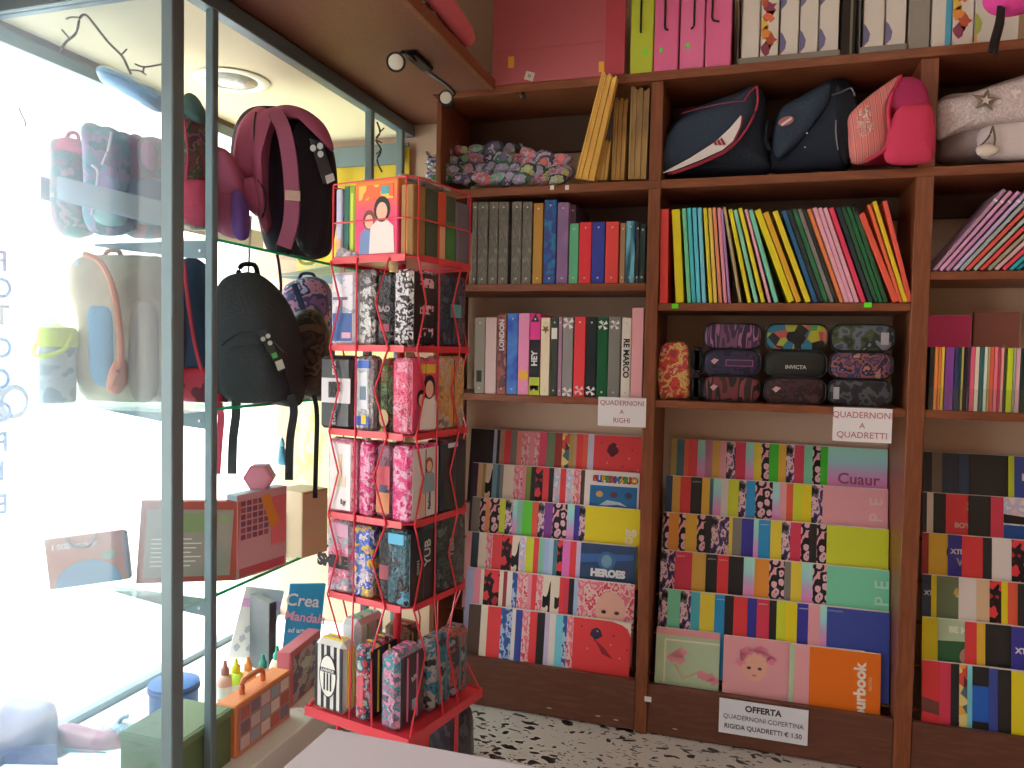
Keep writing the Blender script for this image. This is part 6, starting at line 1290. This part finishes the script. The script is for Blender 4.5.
ysk('messenger_bag', 'navy messenger bag with red piping and a white curved stripe with three-bar logo', 'bag', Yb, [
 ('body', 'pillow', [(655, 178), (661, 150), (672, 126), (700, 108), (735, 95), (757, 86), (765, 98), (766, 130), (770, 160), (767, 174), (720, 177)], .02, .20, navy2),
 ('flap', 'pillow', [(655, 172), (662, 146), (676, 124), (705, 107), (740, 94), (756, 86), (754, 110), (742, 132), (722, 152), (695, 166), (668, 174)], -.07, .08, navy),
 ('flap_piping', 'tube', [(757, 86), (757, 106), (746, 130), (728, 150), (700, 164), (672, 174)], -.125, .004, mat('#7c2434', .6)),
 ('seam', 'tube', [(682, 113), (702, 108), (725, 103), (744, 101)], -.12, .002, mat('#6c2838', .6)),
 ('zip', 'tube', [(744, 101), (750, 92), (757, 86)], -.115, .003, mat('#7c2434', .6)),
 ('white_stripe', 'plate', [(741, 115), (742, 122), (733, 141), (722, 150), (700, 160), (672, 171), (662, 173), (690, 158), (715, 142), (730, 128)], -.128, .004, mat('#b0aaa8', .6)),
 ('stripe_edge', 'tube', [(742, 117), (740, 128), (732, 144), (718, 154), (696, 164), (668, 174)], -.13, .0025, mat('#7c2434', .6))]
 + [('logo_bar', 'plate', p, -.131, .002, mat('#7c2434', .6)) for p in ([(713.5, 142.5), (716, 141), (718, 145), (715, 145)], [(716.8, 140.7), (719, 139.3), (722, 145), (719, 145)], [(720, 139), (722, 137.8), (726, 144.5), (723, 145)])], GS)
ysk('messenger_bag', 'dark navy flap bag with an oval badge and metal studs', 'bag', Yb+.01, [
 ('body', 'pillow', [(770, 172), (772, 135), (778, 112), (800, 98), (828, 82), (842, 80), (855, 92), (858, 130), (850, 168), (820, 171)], .02, .18, navy2),
 ('flap', 'pillow', [(773, 150), (776, 122), (782, 108), (805, 96), (830, 83), (828, 104), (812, 128), (794, 148), (780, 158)], -.07, .07, navy),
 ('side_panel', 'pillow', [(835, 90), (850, 88), (858, 105), (856, 140), (848, 165), (838, 150)], -.05, .06, cloth('#181a20')),
 ('badge', 'plate', [(786+9*math.cos(a)*.8+3*math.sin(a), 121-6*math.cos(a)*.6+3.4*math.sin(a)) for a in [k*PI/8 for k in range(16)]], -.125, .003, mat('#7c4c50', .4)),
 ('badge_line', 'plate', [(781, 124), (791, 117), (792, 119), (782, 126)], -.127, .003, mat('#a89c9c', .4)),
 ('stud', 'dots', [(807, 133), (805, 147)], -.12, .003, mat('#b0b0b0', .2)),
 ('side_zip', 'tube', [(836, 120), (836, 135), (838, 150)], -.1, .002, mat('#7c7478', .4)),
 ('buckle', 'tube', [(832, 95), (842, 92), (851, 88), (855, 96)], -.09, .003, mat('#48484c', .3)),
 ('strap', 'tube', [(770, 150), (766, 138), (768, 120)], -.05, .008, cloth('#16181c'))], GS)
sequ = []
random.seed(9)
for k in range(70):
    a = random.uniform(0, 6.28); r = random.uniform(0, 1)**.5; sequ.append((866+9*r*math.cos(a)-4*r*math.sin(a), 121+15*r*math.sin(a)+r*3*math.cos(a)))
ysk('shoulder_bag', 'coral and hot pink shoulder bag with a sequinned striped flap', 'bag', Yb, [
 ('body', 'pillow', [(850, 163), (862, 150), (880, 110), (893, 84), (898, 82), (904, 90), (907, 120), (907, 150), (905, 163), (890, 165)], .0, .20, cloth('#b02c44')),
 ('opening', 'pillow', [(888, 102), (895, 84), (905, 77), (922, 81), (929, 98), (931, 120), (908, 116)], -.185, .04, cloth('#802044')),
 ('side', 'pillow', [(886, 162), (889, 128), (899, 108), (915, 104), (930, 106), (935, 128), (934, 154), (926, 163)], -.190, .08, cloth('#a02c46')),
 ('striped_flap', 'pillow', [(848, 130), (849, 116), (860, 104), (880, 88), (902, 75), (892, 96), (888, 122), (890, 142), (876, 158), (852, 163)], -.12, .08, patt('coral_stripes', ['#a8605c', '#b4706c', '#74504c', '#b06864', '#a85c58'], 10, 'wave', stretch=(1, .01, .25), rot=.5, detail=1.5, rough=.8)),
 ('flap_edge', 'tube', [(901, 76), (893, 92), (888, 112), (890, 134), (884, 150), (868, 160)], -.20, .006, mat('#9c2840', .7)),
 ('sequin_patch', 'dots', sequ, -.166, .003, mat('#a89c90', .25, metal=.3))], GS)
ysk('shoulder_bag', 'whitish sparkling shoulder bag with a star emblem in the right bay', 'bag', Yb, [
 ('body', 'pillow', [(938, 162), (937, 120), (939, 100), (965, 96), (1000, 84), (1040, 74), (1080, 84), (1086, 130), (1080, 160), (1000, 162)], .02, .24, cloth('#8c8080')),
 ('flap', 'pillow', [(937, 128), (938, 104), (960, 97), (1000, 85), (1040, 76), (1075, 86), (1078, 120), (1030, 122), (990, 126), (955, 134), (938, 140)], -.1, .09, patt('sparkle', ['#988c8c', '#a89c9c', '#988c90', '#b0a6a6'], 60, 'noise', detail=4)),
 ('star', 'plate', [(986+(15 if k % 2 == 0 else 6)*math.sin(k*PI/5+.15), 100-(12 if k % 2 == 0 else 5)*math.cos(k*PI/5+.15)) for k in range(10)], -.155, .003, mat('#5c5044', .4)),
 ('star_centre', 'plate', [(986+(6 if k % 2 == 0 else 2.5)*math.sin(k*PI/5+.15), 100-(5 if k % 2 == 0 else 2)*math.cos(k*PI/5+.15)) for k in range(10)], -.159, .003, mat('#a89c98', .4)),
 ('pocket', 'pillow', [(980, 130), (1010, 122), (1060, 122), (1070, 155), (990, 160), (978, 148)], -.09, .06, cloth('#a49a9c')),
 ('tie_cord', 'tube', [(993, 126), (988, 138), (978, 148)], -.135, .003, mat('#54443c', .6)),
 ('tie_cord', 'tube', [(993, 126), (995, 138), (994, 146)], -.135, .003, mat('#54443c', .6)),
 ('fur_tag', 'pillow', [(976, 148), (984, 144), (996, 146), (999, 152), (988, 157), (978, 155)], -.13, .03, mat('#a89c94', .9))], GS)
# ------------------------------------------------------------------ on top of the bookcase
zt = ZL['top']+.0005
GT = 'box files on top of the bookcase'
def boxfile(pa, pb, m, label, name='box_file', cat='box file', Y=YF+.0, h=.335, dep=.26, elastic=None, sticker=None):
    x0, x1 = U(pa, 60, Y=Y).x, U(pb, 60, Y=Y).x; w_ = x1-x0-.001
    t = MB().box(0, w_, 0, dep, 0, h, b=.003).build(name, m, loc=(x0, Y, zt)); tag(t, label, cat, GT)
    return t, w_, h
def zrel(px, py, Y=YF): return U(px, py, Y=Y).z-zt
for pa, pb, hx, l, ex, ey, st, hk in ((630, 653, '#90982c', 'lime green box file with a black elastic on top of the bookcase', 641, 32, (645.5, 51), 0), (653.8, 678, '#b45478', 'pink box file next to the lime green one', 665, 30, (661, 49), .006), (679.6, 704, '#b85c80', 'pink box file in the middle of the three', 694, 28, (687.5, 45), -.006), (705, 731, '#b45478', 'pink box file nearest the white magazine boxes', 712, 22, None, .014)):
    t, w_, h_ = boxfile(pa, pb, mat(hx, .4), l)
    xe = U(ex, 30, Y=YF).x-t.location.x; ze = zrel(ex, ey)
    MB().tube(curve([(xe-hk*.3, -.004, h_+.002), (xe, -.005, ze+.06), (xe, -.005, ze+.01), (xe+hk, -.004, ze), (xe+hk*1.6, .0, ze-.001)], 5), .0035, 8).build('elastic', mat('#18181a', .6), t)
    MB().tube([(w_/2, .1, h_), (w_/2, .1, h_+.004)], .012, 12).build('top_ring', mat('#28282a'), t)
    if st: xs_ = U(st[0], 50, Y=YF).x-t.location.x; MB().box(xs_-.005, xs_+.005, -.001, .0004, zrel(*st)-.012, zrel(*st)+.004).build('green_sticker', mat('#48b838', .5), t)
flame = lambda: patt('flame_print', ['#b4aca4', '#c08c30', '#a84830', '#803038', '#b4aca4', '#a89c98'], .34, 'z', k=.5)
wb = mat('#a69e96', .5)
for i, (pa, pb, kind, l) in enumerate(((741, 759, 0, 'plain white magazine box next to the dark gap, first of the row'), (760, 778, 1, 'white magazine box with a flame print, middle bay'), (779.5, 798, 2, 'white magazine box just right of the flame-printed one'), (799, 817.5, 2, 'white magazine box second to the right of the flame print'), (818.5, 838, 2, 'white magazine box at the end of the first tray'), (862, 883.5, 2, 'white magazine box first after the dark gap'), (884.5, 905, 2, 'white magazine box beside the grey translucent one'),
    (907, 929, 3, 'grey translucent magazine box above the upright'), (930.5, 950, 4, 'white magazine box with a turquoise stripe'), (951, 972.5, 1, 'white magazine box with a flame print, right bay'), (973.5, 995, 5, 'white magazine box with an olive spot behind the black straps'), (996.5, 1018, 0, 'plain white magazine box at the right edge'))):
    t, w_, h_ = boxfile(pa, pb, wb if kind != 3 else mat('#6c665e', .4, coat=.4), l, 'magazine_box', 'magazine box', Y=YF+.012)
    if kind == 1:
        random.seed(i)
        for k in range(11): MB().prism([(max(.001, min(w_-.001, x)), -.0012, z) for x, z in blob(w_*(.3+.25*math.sin(k*1.7)), .05+.026*k, w_*.3, .02, 12, .35, k)], (0, 1, 0), .0008+.00008*k).build('flame_spot', mat(['#6c3040', '#90402c', '#b07030', '#c09c40', '#a85030'][k % 5], .5), t)
    if kind in (2, 5): 
        for zz in (.055, .20): MB().prism([(0, -.001, zz-.03), (w_*.28, -.001, zz-.012), (w_*.34, -.001, zz+.01), (w_*.15, -.001, zz+.035), (0, -.001, zz+.045)], (0, 1, 0), .0008).build('printed_leaf', mat('#54506c' if kind == 2 else '#7c8438', .5), t)
        MB().box(0, w_*.1, -.0012, 0, .0, .03).build('printed_edge', mat('#b07840', .5), t)
    if kind == 4: MB().box(w_*.7, w_*1.0, -.0012, 0, .0, h_).build('turquoise_stripe', mat('#3c7c94', .5), t)
    MB().box(w_*.3, w_*.7, -.0008, 0, .24, .30).build('label_slot', mat('#8c8680', .5), t)
for pa, pb, l in ((737, 840, 'grey plastic tray under the first white magazine boxes'), (858, 907, 'grey plastic tray under the boxes after the dark gap')):
    x0, x1 = U(pa, 60, Y=YF).x, U(pb, 60, Y=YF).x
    t = MB().box(0, x1-x0, 0, .003, 0, .022).box(0, .0025, 0, .26, 0, .022).box(x1-x0-.0025, x1-x0, 0, .26, 0, .022).build('plastic_tray', mat('#605a54', .3, coat=.3), loc=(x0, YF+.002, zt)); tag(t, l, 'tray', 'plastic trays on top of the bookcase')
    MB().box(0, .004, -.001, .2, .022, .34).build('end_wall', mat('#3c3834', .3), t)
x0, x1 = U(841, 60, Y=YF).x, U(857, 60, Y=YF).x
t = MB().box(0, x1-x0, 0, .2, 0, .32, b=.003).build('dark_folder', mat('#2a2420', .5), loc=(x0, YF+.05, zt)); tag(t, 'very dark brown folder in the gap between the white magazine boxes', 'folder', GT)
MB().box((x1-x0)*.6, (x1-x0)*.75, -.001, 0, .01, .31).build('spine_line', mat('#6c6454', .5), t)
# large pink plastic sheet folder
xa, xb = U(492, 85, Y=YF-.005).x, U(624, 78, Y=YF-.005).x
t = MB().box(0, xb-xa, 0, .018, 0, .52, b=.003).build('pink_sheet_pack', mat('#8c444a', .35, coat=.3, bump=.15, bscale=5), loc=(xa, YF-.008, zt)); tag(t, 'large flat pink plastic-wrapped sheet standing on the bookcase', 'sheet pack')
W_ = xb-xa
MB().box(W_*.86, W_+.0005, -.001, .019, .002, .51).build('folded_edge', mat('#8c303a', .35, coat=.3), t)
for px, py, w2, h2, hx in ((511, 62, .011, .02, '#b8862c'), (601.5, 66.5, .010, .018, '#b8862c')): 
    p = U(px, py, Y=YF-.01); MB().box(p.x-xa-w2, p.x-xa+w2, -.0015, 0, p.z-zt-h2, p.z-zt+h2, b=.0005).build('orange_tag', mat(hx, .5), t)
p = U(529.5, 76, Y=YF-.01); M = Matrix.Translation((p.x-xa, -.001, p.z-zt)) @ Matrix.Rotation(.3, 4, 'Y'); MB().box(-.017, .017, -.001, .0, -.015, .015, M=M).build('price_label', mat('#a49c94', .6), t)
text('25', .014, mat('#3c3838', .6), t, M @ Matrix.Translation((0, -.0015, 0)) @ FRONT)
MB().box(W_*.02, W_*.85, -.0012, 0, .118, .121).build('crease', mat('#843a44', .3), t)
# pink pouch hanging at the top right
sketch('hanging_pouch', 'bright pink pouch with black cords hanging at the top right', 'pouch', 2.12, [
 ('body', 'pillow', [(986, -6), (992, 8), (1006, 14), (1024, 13), (1040, 4), (1044, -30), (1020, -44), (992, -36)], 0, .12, cloth('#c03c84', .55)),
 ('cord', 'ribbon', [(1000, 6), (998, 22), (993, 40), (990, 52)], -.03, .014, cloth('#1c1618'), R_),
 ('cord', 'ribbon', [(1003, 6), (1002, 24), (997, 44), (996, 56)], -.02, .010, cloth('#1c1618'), R_),
 ('hanging_loop', 'tube', [(1016, -40), (1016, -90), (1017, -140)], 0, .003, mat('#1c1618'))])
# ------------------------------------------------------------------ counter
def counter():
    Z = .90; c = U(327, 727, Z=Z)
    t = thing('counter', 'pale grey laminate counter corner in the foreground', 'counter', (c.x, c.y, 0))
    x1, y0 = 1.1, -.62
    MB().box(0, x1, y0, 0, Z-.035, Z, b=.003).build('worktop', mat('#a8a4ae', .35, .6, bump=.05, bscale=60), t)
    MB().box(0, x1, -.0005, .0012, Z-.033, Z-.002).build('edge_band', mat('#7c7884', .5), t)
    MB().box(.06, x1-.06, y0+.05, -.06, .09, Z-.036).build('cabinet', mat('#9c9494', .5), t)
    MB().box(.09, x1-.09, y0+.08, -.09, 0, .089).build('plinth', mat('#4c4844', .5), t)
counter()
# ------------------------------------------------------------------ light
def lights():
    w = bpy.data.worlds.new('sky'); bpy.context.scene.world = w; w.use_nodes = True
    nt = w.node_tree; bg = nt.nodes['Background']; bg.inputs[0].default_value = (.96, .96, .97, 1); bg.inputs[1].default_value = 5.0
    s = bpy.data.lights.new('sun', 'SUN'); s.energy = 10; s.angle = .02; so = bpy.data.objects.new('sun', s); C.objects.link(so); so.rotation_euler = (math.radians(5), math.radians(-17), 0)
    for i, (x, y) in enumerate(((.6, .2), (.6, -1.3))):  # fill lamps added out of view to brighten the interior
        t = thing('fill_lamp', 'added white square fill lamp on the unseen ceiling, mid shop' if i == 0 else 'added white square fill lamp on the unseen ceiling, shop rear', 'lamp', (x, y, 3.1))
        MB().box(-.32, .32, -.32, .32, -.05, 0, b=.01).build('housing', mat('#c8c8c8', .5), t)
        l = bpy.data.lights.new('lamp', 'AREA'); l.shape = 'SQUARE'; l.size = .6; l.energy = 7.5; l.color = (1, .93, .84)
        lo = bpy.data.objects.new('fill_light', l); C.objects.link(lo); lo.location = (x, y, 3.04)
    sc = bpy.context.scene
    sc.view_settings.view_transform = 'Standard'; sc.view_settings.look = 'None'; sc.view_settings.exposure = -0.12; sc.view_settings.gamma = 1; sc.view_settings.use_curve_mapping = False
lights()
